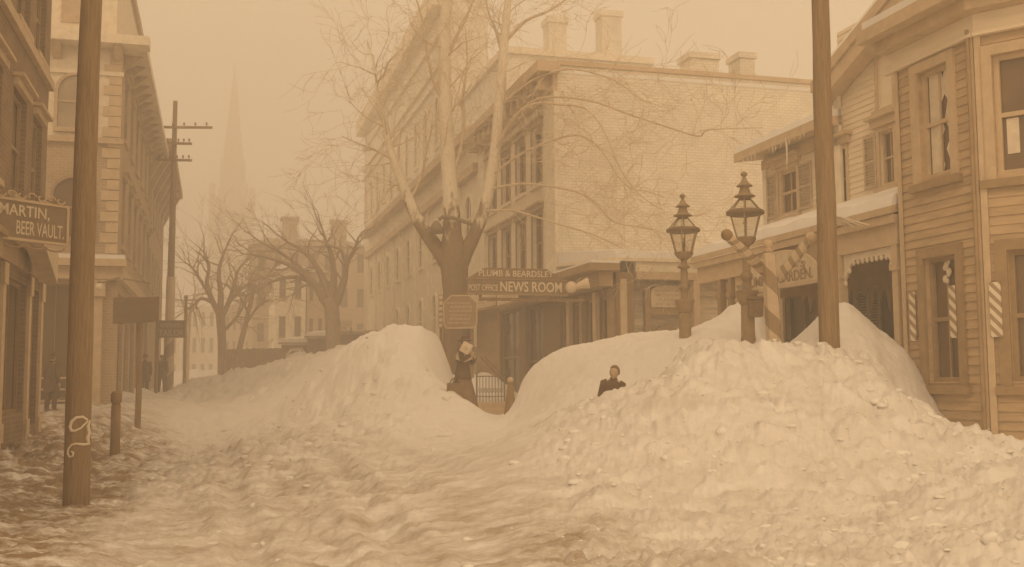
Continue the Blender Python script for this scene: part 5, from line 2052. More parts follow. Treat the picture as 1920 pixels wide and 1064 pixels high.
street_lamp(1281, 433, 18.0, 'smaller gas street lamp on the left, standing alone on the snow heap')
b = street_lamp(1397, 400, 16.0, 'taller gas street lamp beside the leaning barber pole with a mail box on its post')
c = at(1413, 580, 15.95)
b = Spot('letter_box', 'dark iron letter box strapped to the taller lamp post', 'letter box', tuple(c))
q = b.mb()
q.hexa([(c.x - 0.1, c.y - 0.12, c.z - 0.12), (c.x + 0.11, c.y - 0.12, c.z - 0.12), (c.x + 0.11, c.y + 0.1, c.z - 0.12), (c.x - 0.1, c.y + 0.1, c.z - 0.12),
        (c.x - 0.1, c.y - 0.12, c.z + 0.14), (c.x + 0.13, c.y - 0.12, c.z + 0.13), (c.x + 0.13, c.y + 0.1, c.z + 0.13), (c.x - 0.1, c.y + 0.1, c.z + 0.14)])
q.build('box', M['iron'], b.e)
q = b.mb()
q.hexa([(c.x - 0.12, c.y - 0.14, c.z + 0.143), (c.x + 0.15, c.y - 0.14, c.z + 0.133), (c.x + 0.15, c.y + 0.12, c.z + 0.133), (c.x - 0.12, c.y + 0.12, c.z + 0.143),
        (c.x - 0.1, c.y - 0.1, c.z + 0.19), (c.x + 0.12, c.y - 0.1, c.z + 0.18), (c.x + 0.12, c.y + 0.1, c.z + 0.18), (c.x - 0.1, c.y + 0.1, c.z + 0.19)])
q.build('lid', M['iron'], b.e)

# barber poles
def rotthing(b, p, q_):
    d = (Vector(q_) - Vector(p)).normalized()
    b.e.rotation_euler = d.to_track_quat('Z', 'Y').to_euler()


p0, p1 = at(1452, 648, 15.2), at(1441, 474, 15.2)
p0 = p0 + (p0 - p1) * 0.35
L = (p1 - p0).length
b = Spot('barber_pole', 'upright striped barber pole with a ball top, leaning in the snow by the lamp', 'barber pole', p0)
b.o = (0, 0, 0)
q = b.mb()
q.lathe([(0.115, 0), (0.11, L * 0.5), (0.095, L - 0.03), (0.06, L)], (0, 0, 0), 8, smooth=False)
q.build('striped_shaft', M['barber'], b.e)
q = b.mb()
q.lathe([(0.06, L + 0.002), (0.085, L + 0.02), (0.04, L + 0.05), (0.05, L + 0.07), (0.075, L + 0.11), (0.07, L + 0.16), (0.035, L + 0.185)], (0, 0, 0), 14)
q.build('ball_top', M['trim_light'], b.e)
rotthing(b, p0, p1)
for lab, A, B, YA, YB, n_ in (('striped barber arm rising left from the barber pole to a dark ball', (1452, 528), (1368, 446), 15.6, 15.3, 'dark_wood'),
                             ('striped barber arm rising right towards the utility pole', (1462, 520), (1516, 452), 15.6, 15.4, 'trim_light')):
    p0, p1 = at(*A, YA), at(*B, YB)
    L = (p1 - p0).length
    b = Spot('barber_pole', lab, 'barber pole', p0)
    b.o = (0, 0, 0)
    q = b.mb()
    q.lathe([(0.075, 0), (0.08, L * 0.5), (0.07, L)], (0, 0, 0), 8, smooth=False)
    q.build('striped_shaft', M['barber_arm'], b.e)
    q = b.mb()
    q.ball((0, 0, L + 0.06), 0.085, 14)
    q.build('ball_top', M[n_], b.e)
    rotthing(b, p0, p1)

# ================================================================== news room signs
TS = 26.1
s0, s1 = s_on(876, TS), s_on(1076, TS)
b = Site('news_room_sign', 'long dark two-tier NEWS ROOM sign standing out between the tree and the shopfront', 'sign', s0, TS)
PZ = plane((0, TS), (1, 0), (0, -1))
zA, zBm, zCt = zst(551, (s0 + s1) / 2, TS), zst(526, (s0 + s1) / 2, TS), zst(504, (s0 + s1) / 2, TS)
q = b.mb()
q.pbox(PZ, s0, s1 - 0.2, zA, zBm, -0.04, 0.04)
bd1 = q.build('lower_board', M['sign_dark'], b.e)
q = b.mb()
q.pprism(PZ, [(s0, zBm + 0.03), (s1 - 0.3, zBm + 0.03), (s1 - 0.75, zCt), (s0 + 0.45, zCt)], -0.04, 0.04)
bd2 = q.build('upper_board', M['sign_dark'], b.e)
q = b.mb()
q.pbox(PZ, s0 - 0.03, s1 - 0.17, zBm + 0.003, zBm + 0.027, -0.05, 0.06)
q.pbox(PZ, s0 - 0.03, s1 - 0.17, zA - 0.04, zA - 0.003, -0.05, 0.06)
q.build('moulding', M['trim'], b.e)
w_ = s1 - s0
R_, U_ = (1, 0, 0), (0, 0, 1)
hA, hB = zBm - zA, zCt - zBm - 0.03
lettering(b, 'PLUMB & BEARDSLEY', M['letter_light'], (s0 + w_ * 0.10, TS - 0.04, zBm + 0.03 + hB * 0.2), R_, U_, w_ * 0.70, hB * 0.58, bd2, bold=0.006)
lettering(b, 'POST OFFICE', M['letter_light'], (s0 + w_ * 0.0 + 0.02, TS - 0.04, zA + hA * 0.16), R_, (0.0, 0, 1), w_ * 0.27, hA * 0.46, bd1, bold=0.004)
lettering(b, 'NEWS ROOM', M['letter_light'], (s0 + w_ * 0.30, TS - 0.04, zA + hA * 0.12), R_, U_, w_ * 0.58, hA * 0.76, bd1, bold=0.012)
q = b.mb()
for s in (s0 + 0.35, s1 - 0.4):
    q.tube([(s, TS + 0.06, zA - 0.2), (s, TS + 0.06, zCt - 0.1)], 0.04, 8)
q.tube([(s0 + 0.35, TS + 0.06, zA - 0.15), (s1 + 0.3, TS + 0.06, zA - 0.15)], 0.04, 8)
q.build('bracket', M['dark_wood'], b.e)
# lamp with a flared hood at its right end
p = at(1071, 539, 26.9)
b = Spot('sign_lamp', 'pale round lamp with a flared hood at the right end of the NEWS ROOM sign', 'lamp', tuple(p))
q = b.mb(); q.ball(p, 0.15, 16)
q.build('globe', M['sign_light'], b.e)
q = b.mb()
p2 = at(1104, 531, 26.9)
q.tube([p + Vector((0.12, 0, 0)), p + (p2 - p) * 0.5, p2], [0.06, 0.09, 0.15], 14)
q.build('hood', M['sign_light'], b.e)
q = b.mb(); q.tube([p + Vector((0.1, 0.1, 0.1)), p + Vector((0.3, 0.6, 0.3)), Vector((p.x + 0.7, p.y + 0.8, p.z + 0.2))], 0.025, 6)
q.build('bracket', M['iron'], b.e)

# board with cut corners before the tree
YS = 31.5
a, c = at(832, 616, YS), at(894, 555, YS)
b = Spot('tree_signboard', 'brown notice board with cut corners and worn arched lettering hung before the big tree', 'sign', ((a.x + c.x) / 2, YS, a.z))
PT = plane((0, YS), (1, 0), (0, -1))
cx_ = 0.22
poly = [(a.x + 0.08, a.z), (c.x - 0.08, a.z), (c.x, a.z + 0.15), (c.x, c.z - cx_), (c.x - cx_, c.z), (a.x + cx_, c.z), (a.x, c.z - cx_), (a.x, a.z + 0.15)]
q = b.mb()
q.pprism(PT, poly, -0.03, 0.03)
bd = q.build('sign_board', M['trim'], b.e)
q = b.mb()
q.tube([(x, YS - 0.03, z) for x, z in poly + poly[:1]], 0.025, 6)
q.build('sign_frame', M['trim_light'], b.e)
scribble(b, M['letter_light'], (a.x + 0.10, YS - 0.03, a.z + 0.1), R_, U_, c.x - a.x - 0.24, c.z - a.z - 0.25, 6, bd, 21)
q = b.mb()
for x in (a.x + 0.15, c.x - 0.15):
    q.box(x - 0.05, x + 0.05, YS + 0.032, YS + 0.12, 0, c.z - 0.1)
q.build('post', M['dark_wood'], b.e)
# narrow strip of letters beside it
a2, c2_ = at(822, 616, YS + 0.2), at(831, 553, YS + 0.2)
b = Spot('strip_sign', 'narrow upright strip sign of pale blocks at the left edge of the tree notice board', 'sign', (a2.x, YS + 0.2, a2.z))
q = b.mb()
q.box(a2.x, c2_.x, YS + 0.2, YS + 0.26, a2.z, c2_.z)
bd = q.build('sign_board', M['trim'], b.e)
for k in range(6):
    q = b.mb()
    z = a2.z + (c2_.z - a2.z) * (k + 0.2) / 6
    q.box(a2.x + 0.02, c2_.x - 0.02, YS + 0.18, YS + 0.199, z, z + 0.1)
    q.build('letter_block', M['letter_light'], bd)
q = b.mb(); q.box(a2.x + 0.03, c2_.x - 0.03, YS + 0.262, YS + 0.33, 0, c2_.z - 0.1)
q.build('post', M['dark_wood'], b.e)
# ruled notice panel and slanting awning boards
YS = 32.2
a, c = at(894, 700, YS), at(936, 580, YS)
b = Spot('notice_panel', 'tall ruled brown notice panel between the tree notice board and the dark doorway', 'sign', (a.x, YS, 0))
q = b.mb()
q.box(a.x, c.x, YS, YS + 0.06, 0, c.z)
bd = q.build('panel', M['trim'], b.e)
q = b.mb()
for k in range(16):
    z = c.z - 0.12 - k * 0.075
    q.box(a.x + 0.04, a.x + (c.x - a.x) * R0.uniform(0.7, 0.93), YS - 0.012, YS - 0.001, z, z + 0.02)
q.build('lettering', M['letter_dark'], bd)
for nm, lab, A, B, h, sd_ in (('awning_board', 'pale slanting lettered board just right of the tree notice board', (893, 580), (930, 572), 26, 31),
                              ('awning_board', 'pale slanting lettered board under the left part of the NEWS ROOM sign', (932, 574), (972, 562), 24, 32)):
    p, r = at(*A, 31.6), at(*B, 31.9)
    up = Vector((0, 0, h / F * 31.6))
    b = Spot(nm, lab, 'sign', tuple(p))
    q = b.mb()
    d = Vector((0, 0.06, 0))
    q.hexa([p, r, r + d, p + d, p + up, r + up, r + up + d, p + up + d])
    bd = q.build('sign_board', M['sign_light'], b.e)
    scribble(b, M['letter_dim'], p + up * 0.15 + (r - p) * 0.1, (r - p), (0, 0, 1), (r - p).length * 0.8, up.z * 0.75, 1, bd, sd_)
    q = b.mb()
    q.bar(p + up * 1.02 + d * 1.6, Vector((p.x + 1.6, 33.0, p.z + up.z + 0.45)), 0.04, 0.04)
    q.bar(p - Vector((0, 0, 0.04)), r - Vector((0, 0, 0.04)), 0.05, 0.06)
    q.build('bracket', M['trim'], b.e)

# iron railing of the basement stair
p0, p1 = at(894, 752, 30.0), at(946, 752, 30.0)
zt0, zt1 = zat(706, 30, 900), zat(706, 30, 945)
b = Spot('iron_railing', 'wrought-iron railing with scrolls beside the dark doorway behind the woman', 'railing', (p0.x, 30, 0.6))
q = b.mb()
n = 9
for k in range(n + 1):
    x = p0.x + (p1.x - p0.x) * k / n
    q.tube([(x, 30, 0.3), (x, 30, zt0 + (0.0 if 0 < k < n else 0.1))], 0.012 if 0 < k < n else 0.024, 6)
    if 0 < k < n:
        z = (p0.z + zt0) / 2 - 0.05
        q.tube([(x + 0.035 * math.cos(i / 8 * 6.283), 30, z + 0.07 * math.sin(i / 8 * 6.283)) for i in range(9)], 0.008, 5)
q.bar((p0.x, 30, zt0), (p1.x, 30, zt1), 0.03, 0.035)
q.bar((p0.x, 30, p0.z + 0.12), (p1.x, 30, p0.z + 0.12), 0.025, 0.025)
q.build('rail_panel', M['iron'], b.e)
for dx in (0.0, 0.12):
    q = b.mb()
    q.tube([(p0.x + 0.1 + dx, 30.1, zt0 + 0.55), (p1.x + dx, 30.9, p0.z + 0.5)], 0.016, 6)
    q.build('stay', M['iron'], b.e)
p = at(922, 765, 28.0)
b = Spot('stone_steps', 'low snow-dusted stone steps at the foot of the iron railing', 'steps', (p.x, 28, 0.3))
q = b.mb()
for k in range(3):
    q.box(p.x - 0.45, p.x + 0.42, 27.6 + 0.32 * k, 29.6, 0.2, 0.62 + 0.14 * k - 0.002 * k)
q.build('treads', M['stone_dark'], b.e)
# tapered dark post by the steps
p = at(957, 776, 23.6)
b = Spot('leaning_post', 'narrow dark post with a rounded head at the edge of the swept drift', 'post', (p.x, p.y, p.z - 0.3))
q = b.mb()
zt = zat(716, 23.6, 957)
q.lathe([(0.15, -0.4), (0.14, 0.0), (0.10, (zt - p.z) * 0.5), (0.055, zt - p.z)], tuple(p), 12)
q.build('shaft', M['dark_wood'], b.e)
q = b.mb(); q.ball((p.x, p.y, zt + 0.03), 0.07, 12)
q.build('post_head', M['trim_light'], b.e)
# ================================================================== trees
def rot_about(v, axis, ang):
    return Matrix.Rotation(ang, 3, axis) @ v


def grow(mb, rng, p, d, L, r, depth, up=0.12, spread=0.7, kids=(3, 5), n=6, wob=0.16, tips=0.25):
    """a limb and, recursively, the twigs it carries"""
    pts, rads = [Vector(p)], [r]
    d = Vector(d).normalized()
    steps = 6 if depth > 1 else 4
    dirs = [d]
    for i in range(steps):
        d = (d + Vector((rng.gauss(0, wob), rng.gauss(0, wob), rng.gauss(0, wob) + up * 0.35))).normalized()
        pts.append(pts[-1] + d * (L / steps))
        rads.append(max(0.006, r * (1 - (1 - tips) * (i + 1) / steps)))
        dirs.append(d)
    mb.tube(pts, rads, n if r > 0.05 else (5 if r > 0.02 else 3), 0, False)
    if depth <= 0:
        return
    k = rng.randint(*kids)
    for j in range(k):
        f = rng.uniform(0.3, 1.0) if j else 1.0
        i = min(steps, max(1, int(round(f * steps))))
        dd = dirs[i]
        ax = dd.orthogonal().normalized()
        ax = rot_about(ax, dd, rng.uniform(0, 6.283))
        nd = rot_about(dd, ax, rng.uniform(0.35, 1.0) * spread)
        grow(mb, rng, pts[i], nd, L * rng.uniform(0.5, 0.8), max(0.007, rads[i] * rng.uniform(0.5, 0.75)), depth - 1, up, spread, kids, n, wob, tips)


def limb(pl, Y0, mb, k, n=10, dy=0.0):
    """polyline of (column, row, radius in pixels) at distance Y0"""
    pts = [at(px, py, Y0 + dy * i) for i, (px, py, r) in enumerate(pl)]
    rads = [r * (Y0 / F) for px, py, r in pl]
    # round the corners
    P2, R2 = [], []
    for i in range(len(pts) - 1):
        a, b_ = pts[i], pts[i + 1]
        m0 = (pts[i + 1] - pts[max(i - 1, 0)]) * 0.5
        m1 = (pts[min(i + 2, len(pts) - 1)] - pts[i]) * 0.5
        for j in range(4):
            t = j / 4
            h00, h10, h01, h11 = 2 * t**3 - 3 * t**2 + 1, t**3 - 2 * t**2 + t, -2 * t**3 + 3 * t**2, t**3 - t**2
            P2.append(a * h00 + m0 * h10 + b_ * h01 + m1 * h11)
            R2.append(rads[i] * (1 - t) + rads[i + 1] * t)
    P2.append(pts[-1]); R2.append(rads[-1])
    mb.tube(P2, R2, n, 0, False)
    return P2, R2


def twigs(mb, rng, P, R, count, L, depth, f0=0.25, up=-0.05, r=0.02, spread=0.9, n=4):
    for _ in range(count):
        i = int(rng.uniform(f0, 0.98) * (len(P) - 1))
        d = (P[min(i + 1, len(P) - 1)] - P[i])
        if d.length < 1e-6: continue
        d.normalize()
        ax = rot_about(d.orthogonal().normalized(), d, rng.uniform(0, 6.283))
        nd = rot_about(d, ax, rng.uniform(0.6, 1.2))
        grow(mb, rng, P[i], nd, L * rng.uniform(0.6, 1.3), min(R[i] * 0.6, r * rng.uniform(0.7, 1.4)), depth, up, spread, (2, 4), n, 0.22)


rng = random.Random(11)
YT = 34.0
p = at(856, 700, YT)
b = Spot('plane_tree', 'big bare tree with a dark trunk and pale upper limbs behind the NEWS ROOM sign', 'tree', (p.x, YT, 0))
q = b.mb()
limb([(858, 800, 33), (856, 700, 28), (856, 620, 25.5), (855, 560, 24), (853, 520, 25), (851, 492, 27), (849, 470, 25), (848, 440, 18), (847, 415, 17)], YT, q, 0, 18)
limb([(846, 505, 17), (828, 478, 15), (812, 456, 13.5), (795, 432, 12.5), (778, 402, 11.5)], YT, q, 0, 14)
limb([(860, 505, 16), (873, 474, 14), (886, 448, 13), (897, 422, 12.5)], YT, q, 0, 14)
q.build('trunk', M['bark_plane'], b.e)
q = b.mb()
pl, rl = limb([(848, 425, 16.6), (846, 385, 16), (842, 330, 14.5), (838, 260, 13.5), (834, 180, 13), (833, 90, 11.5), (836, 20, 10), (838, -80, 7), (842, -160, 4)], YT, q, 0, 12)
pl2, rl2 = limb([(780, 406, 11.6), (766, 375, 10.5), (752, 340, 9.5), (740, 305, 8), (728, 268, 6.5), (722, 225, 5), (708, 180, 3.5), (704, 130, 2), (690, 80, 1.2)], YT, q, 0, 10)
pl3, rl3 = limb([(896, 426, 12.6), (906, 398, 11.5), (917, 355, 11), (928, 285, 10.5), (936, 200, 10), (942, 120, 9), (948, 50, 8), (956, -40, 6), (965, -130, 3)], YT, q, 0, 12)
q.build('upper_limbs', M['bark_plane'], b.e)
q = b.mb()
side = [
    [(845, 335, 6), (862, 285, 5), (870, 230, 4), (868, 180, 3), (876, 120, 2), (872, 50, 1.2)],
    [(738, 300, 4), (700, 280, 3), (668, 268, 2), (640, 255, 1)],
    [(724, 240, 3), (690, 222, 2.2), (660, 195, 1.4), (648, 160, .8)],
    [(836, 200, 5), (812, 150, 4), (800, 90, 3), (790, 30, 2), (770, -30, 1.2)],
    [(835, 120, 5), (856, 70, 4), (880, 20, 3), (900, -40, 2)],
    [(946, 80, 5), (985, 40, 4), (1030, 20, 3), (1090, -20, 2)],
    [(943, 110, 4), (930, 60, 3), (915, 20, 2), (905, -40, 1)],
    [(928, 285, 5), (960, 225, 4), (1000, 196, 3.5), (1050, 196, 3), (1100, 205, 2.5), (1135, 250, 2), (1165, 320, 1.8), (1205, 370, 1.4), (1245, 395, .8)],
    [(960, 225, 4), (1010, 185, 3), (1100, 188, 2.5), (1180, 215, 2.2), (1250, 238, 1.8), (1310, 256, 1.6), (1330, 244, 1.2), (1430, 240, .7)],
    [(922, 330, 4), (975, 290, 3), (1040, 262, 2.6), (1090, 255, 2.4), (1130, 285, 2), (1170, 345, 1.6), (1215, 360, 1), (1245, 370, .7)],
    [(917, 355, 4), (980, 345, 3), (1045, 352, 2.4), (1095, 366, 2.2), (1130, 395, 1.9), (1155, 418, 1.5), (1230, 432, .9), (1260, 450, .6)],
    [(906, 398, 4), (960, 395, 3), (1045, 420, 2), (1110, 440, 1.6), (1165, 465, .9)],
    [(936, 200, 4), (1000, 150, 3), (1070, 130, 2.2), (1150, 150, 1.8), (1200, 185, 1.2), (1240, 200, .8)],
    [(754, 345, 4), (735, 350, 3), (715, 375, 2), (700, 410, 1)],
    [(768, 378, 4), (790, 330, 3), (800, 280, 2.2), (812, 235, 1.3)],
]
for i, s in enumerate(side):
    P, R = limb([(u_, v_, w_ * 0.78) for u_, v_, w_ in s], YT, q, 0, 6, dy=(-0.25 if i % 2 else 0.2) if i not in (7, 8, 9, 10, 11, 12) else -0.9)
    twigs(q, rng, P, R, 20 if len(s) > 5 else 9, 1.3, 2, 0.15, -0.05, 0.013)
for P, R in ((pl, rl), (pl2, rl2), (pl3, rl3)):
    twigs(q, rng, P, R, 16, 2.0, 2, 0.3, 0.1, 0.024)
q.build('branches', M['twig'], b.e)
# lamp hood on the trunk
p = at(838, 411, YT - 0.5)
b = Spot('tree_lamp', 'dark hooded lamp on a bracket across the big tree trunk just below its pale limbs', 'lamp', tuple(p))
q = b.mb()
q.tube([at(886, 421, YT - 0.45), at(850, 409, YT - 0.5), at(830, 407, YT - 0.5), at(822, 412, YT - 0.5)], 0.06, 8)
q.build('bracket', M['iron'], b.e)
q = b.mb()
c = at(818, 426, YT - 0.5)
q.lathe([(0.22, -0.2), (0.2, -0.02), (0.12, 0.12), (0.05, 0.2)], tuple(c), 14)
q.build('lamp_hood', M['iron'], b.e)


def far_tree(label, base, Y, trunk, limbs, seed, k, depth=3, group=None):
    rng = random.Random(seed)
    p = at(base, 700, Y)
    b = Spot('bare_tree', label, 'tree', (p.x, Y, 0))
    q = b.mb()
    limb(trunk, Y, q, 0, 12)
    q.build('trunk', M['bark_far'], b.e)
    q = b.mb()
    for i, s in enumerate(limbs):
        P, R = limb(s, Y, q, 0, 7, dy=rng.uniform(-0.5, 0.5))
        twigs(q, rng, P, R, 9, 2.0 * k, depth - 1, 0.3, 0.12, 0.05 * k)
        for _ in range(2):
            j = len(P) - 1
            d = (P[j] - P[j - 2]).normalized() + Vector((rng.uniform(-.5, .5), rng.uniform(-.5, .5), rng.uniform(-.2, .3)))
            grow(q, rng, P[j], d, 2.2 * k, max(0.02, R[j] * 0.8), depth, 0.05, 0.8, (3, 4), 5, 0.2)
    q.build('crown', M['bark_far'], b.e)
    return b


far_tree('dark bare tree with a straight trunk standing left of the white far house', 417, 68.0,
         [(418, 760, 11), (417, 700, 9), (416, 640, 8), (414, 600, 9), (412, 580, 8)],
         [[(411, 590, 6), (396, 560, 5), (388, 530, 4), (392, 500, 3), (384, 480, 2)],
          [(413, 585, 6.5), (414, 550, 5.5), (410, 515, 4), (416, 485, 3), (424, 465, 2)],
          [(416, 595, 5.5), (430, 565, 4.5), (440, 530, 3.5), (448, 505, 2.5), (462, 490, 1.6)],
          [(414, 590, 4), (440, 555, 3.2), (470, 530, 2.4), (500, 520, 1.6)],
          [(402, 570, 4), (378, 560, 3), (360, 575, 2), (345, 585, 1.2)],
          [(396, 560, 3.5), (372, 520, 2.6), (358, 500, 1.8), (346, 492, 1)],
          [(420, 620, 3.5), (440, 600, 3), (456, 575, 2.2), (466, 545, 1.4)]], 5, 1.0, 2)
far_tree('leaning slender bare tree crossing right of the straight-trunked one', 441, 66.0,
         [(438, 740, 7), (442, 690, 6), (450, 650, 5.5), (460, 610, 5), (468, 575, 4)],
         [[(468, 578, 4), (474, 550, 3), (470, 525, 2), (478, 505, 1.4)], [(460, 610, 3), (480, 580, 2.2), (500, 565, 1.3)], [(466, 590, 2.5), (452, 560, 2), (440, 545, 1.2)]], 6, 0.8, 2)
far_tree('wide arching bare elm whose boughs sweep left above the sheds', 624, 60.0,
         [(628, 720, 17), (626, 660, 15), (624, 610, 14), (622, 580, 14), (618, 560, 12)],
         [[(616, 575, 9), (594, 540, 7.5), (570, 515, 6), (540, 496, 4.5), (505, 484, 3), (475, 478, 2)],
          [(612, 560, 7), (580, 528, 5.5), (550, 520, 4), (520, 525, 2.6), (500, 535, 1.6)],
          [(622, 565, 8), (606, 525, 6.5), (590, 495, 5), (566, 470, 3.6), (540, 455, 2.4), (520, 440, 1.4)],
          [(624, 560, 8), (626, 515, 6), (622, 480, 4.5), (612, 455, 3), (606, 435, 2)],
          [(630, 570, 9), (644, 530, 7), (650, 495, 5), (664, 470, 3.4), (672, 445, 2)],
          [(650, 500, 4.5), (640, 470, 3), (622, 462, 2.2), (600, 452, 1.2)],
          [(594, 540, 5), (560, 500, 4), (520, 470, 3), (490, 455, 2), (470, 440, 1.2)],
          [(598, 545, 3.5), (575, 535, 2.6), (556, 545, 1.8), (548, 560, 1)]], 8, 0.9, 2)
far_tree('thin bare sapling close beside the far telegraph pole', 352, 88.0,
         [(350, 730, 4), (352, 660, 3.4), (355, 610, 3), (358, 570, 2.4)],
         [[(358, 575, 2), (366, 545, 1.4), (362, 520, .9)], [(355, 600, 1.8), (342, 570, 1.3), (338, 548, .8)], [(356, 590, 1.6), (370, 570, 1.2), (378, 556, .8)]], 9, 0.8, 1)


# ================================================================== people
def skin_mesh(parent, name, verts, edges, radii, m, loc, smooth=1):
    me = bpy.data.meshes.new(name)
    me.from_pydata(verts, edges, [])
    o = bpy.data.objects.new(name, me)
    COL.objects.link(o)
    o.parent = parent
    md = o.modifiers.new('skin', 'SKIN')
    md.use_smooth_shade = True
    for i, r in enumerate(radii):
        me.skin_vertices[0].data[i].radius = r if hasattr(r, '__len__') else (r, r)
    me.skin_vertices[0].data[0].use_root = True
    s = o.modifiers.new('sub', 'SUBSURF')
    s.levels = s.render_levels = smooth
    dg = bpy.context.evaluated_depsgraph_get()
    me2 = bpy.data.meshes.new_from_object(o.evaluated_get(dg))
    o.modifiers.clear()
    o.data = me2
    bpy.data.meshes.remove(me)
    me2.name = name
    me2.materials.clear()
    me2.materials.append(m)
    for p_ in me2.polygons:
        p_.use_smooth = True
    return o


def head_into(o, c, yaw, k=1.0, pitch=0.0):
    """joins a modelled head (skull, brow, nose, chin, ears) to a body mesh"""
    base = MB()
    base.ball((0, 0, 0), 1.0, 28)
    R = Matrix.Rotation(yaw, 3, 'Z') @ Matrix.Rotation(pitch, 3, 'X')
    bm = MB()
    vs = []
    for v in base.v:                    # -y is the face
        x, y, z = v.x * 0.077, v.y * 0.098, v.z * 0.115
        if z < -0.02:
            f_ = (-0.02 - z) / 0.095
            x *= 1 - 0.34 * f_
            if y > 0: y *= 1 - 0.35 * f_
        if y < 0:
            nz = math.exp(-((z + 0.018) / 0.022) ** 2) * math.exp(-(x / 0.013) ** 2)
            y -= 0.026 * nz
            for sx in (-1, 1):
                y += 0.010 * math.exp(-((z - 0.012) / 0.014) ** 2 - ((x - sx * 0.032) / 0.016) ** 2)
            y -= 0.006 * math.exp(-((z - 0.032) / 0.012) ** 2)
            y -= 0.007 * math.exp(-((z + 0.098) / 0.018) ** 2 - (x / 0.025) ** 2)
            y -= 0.005 * math.exp(-((z + 0.058) / 0.010) ** 2 - (x / 0.022) ** 2)
        vs.append(R @ (Vector((x, y, z)) * k) + c)
    bm.add(vs, base.f, 0, True)
    for sx in (-1, 1):
        e = MB(); e.ball((0, 0, 0), 0.03, 8, (0.35, 0.65, 1.0))
        bm.add([R @ ((v + Vector((sx * 0.076, 0.008, -0.008))) * k) + c for v in e.v], e.f, 0, True)
    me = o.data
    import bmesh
    b_ = bmesh.new()
    b_.from_mesh(me)
    vv = [b_.verts.new(v) for v in bm.v]
    for f in bm.f:
        if len(set(f)) == len(f):
            try:
                fc = b_.faces.new([vv[i] for i in f])
                fc.smooth = True
            except ValueError:
                pass
    bmesh.ops.remove_doubles(b_, verts=vv, dist=1e-5)
    b_.to_mesh(me)
    b_.free()
    rm = o.modifiers.new('remesh', 'REMESH')
    rm.mode = 'VOXEL'
    rm.voxel_size = 0.011
    rm.use_smooth_shade = True
    return R


def hand(V, E, Rr, wrist_i, wrist, d, palm_n, side, curl=0.5, k=1.0):
    """palm, four unequal bent fingers and a thumb from the side of the palm"""
    d = Vector(d).normalized()
    n = Vector(palm_n)
    n = (n - d * n.dot(d)).normalized()
    sdv = d.cross(n) * side
    pi_ = len(V)
    V.append(wrist + d * 0.05 * k); E.append((wrist_i, pi_)); Rr.append((0.036 * k, 0.02 * k))
    for j, (off, L) in enumerate(((0.028, 0.072), (0.010, 0.08), (-0.010, 0.074), (-0.027, 0.058))):
        p0 = wrist + d * 0.088 * k + sdv * off * k
        i0 = len(V)
        V.append(p0); E.append((pi_, i0)); Rr.append(0.0105 * k)
        a1 = curl * 0.8
        d1 = (d * math.cos(a1) + n * math.sin(a1))
        p1 = p0 + d1 * L * 0.55 * k
        a2 = curl * 1.7
        d2 = (d * math.cos(a2) + n * math.sin(a2))
        V.append(p1); E.append((i0, i0 + 1)); Rr.append(0.0092 * k)
        V.append(p1 + d2 * L * 0.45 * k); E.append((i0 + 1, i0 + 2)); Rr.append(0.0075 * k)
    i0 = len(V)
    t0 = wrist + d * 0.035 * k + sdv * 0.042 * k
    V.append(t0); E.append((pi_, i0)); Rr.append(0.012 * k)
    V.append(t0 + (d * 0.6 + sdv * 0.6 + n * 0.4).normalized() * 0.035 * k); E.append((i0, i0 + 1)); Rr.append(0.0105 * k)
    V.append(V[-1] + (d * 0.85 + n * 0.5).normalized() * 0.028 * k); E.append((i0 + 1, i0 + 2)); Rr.append(0.0085 * k)


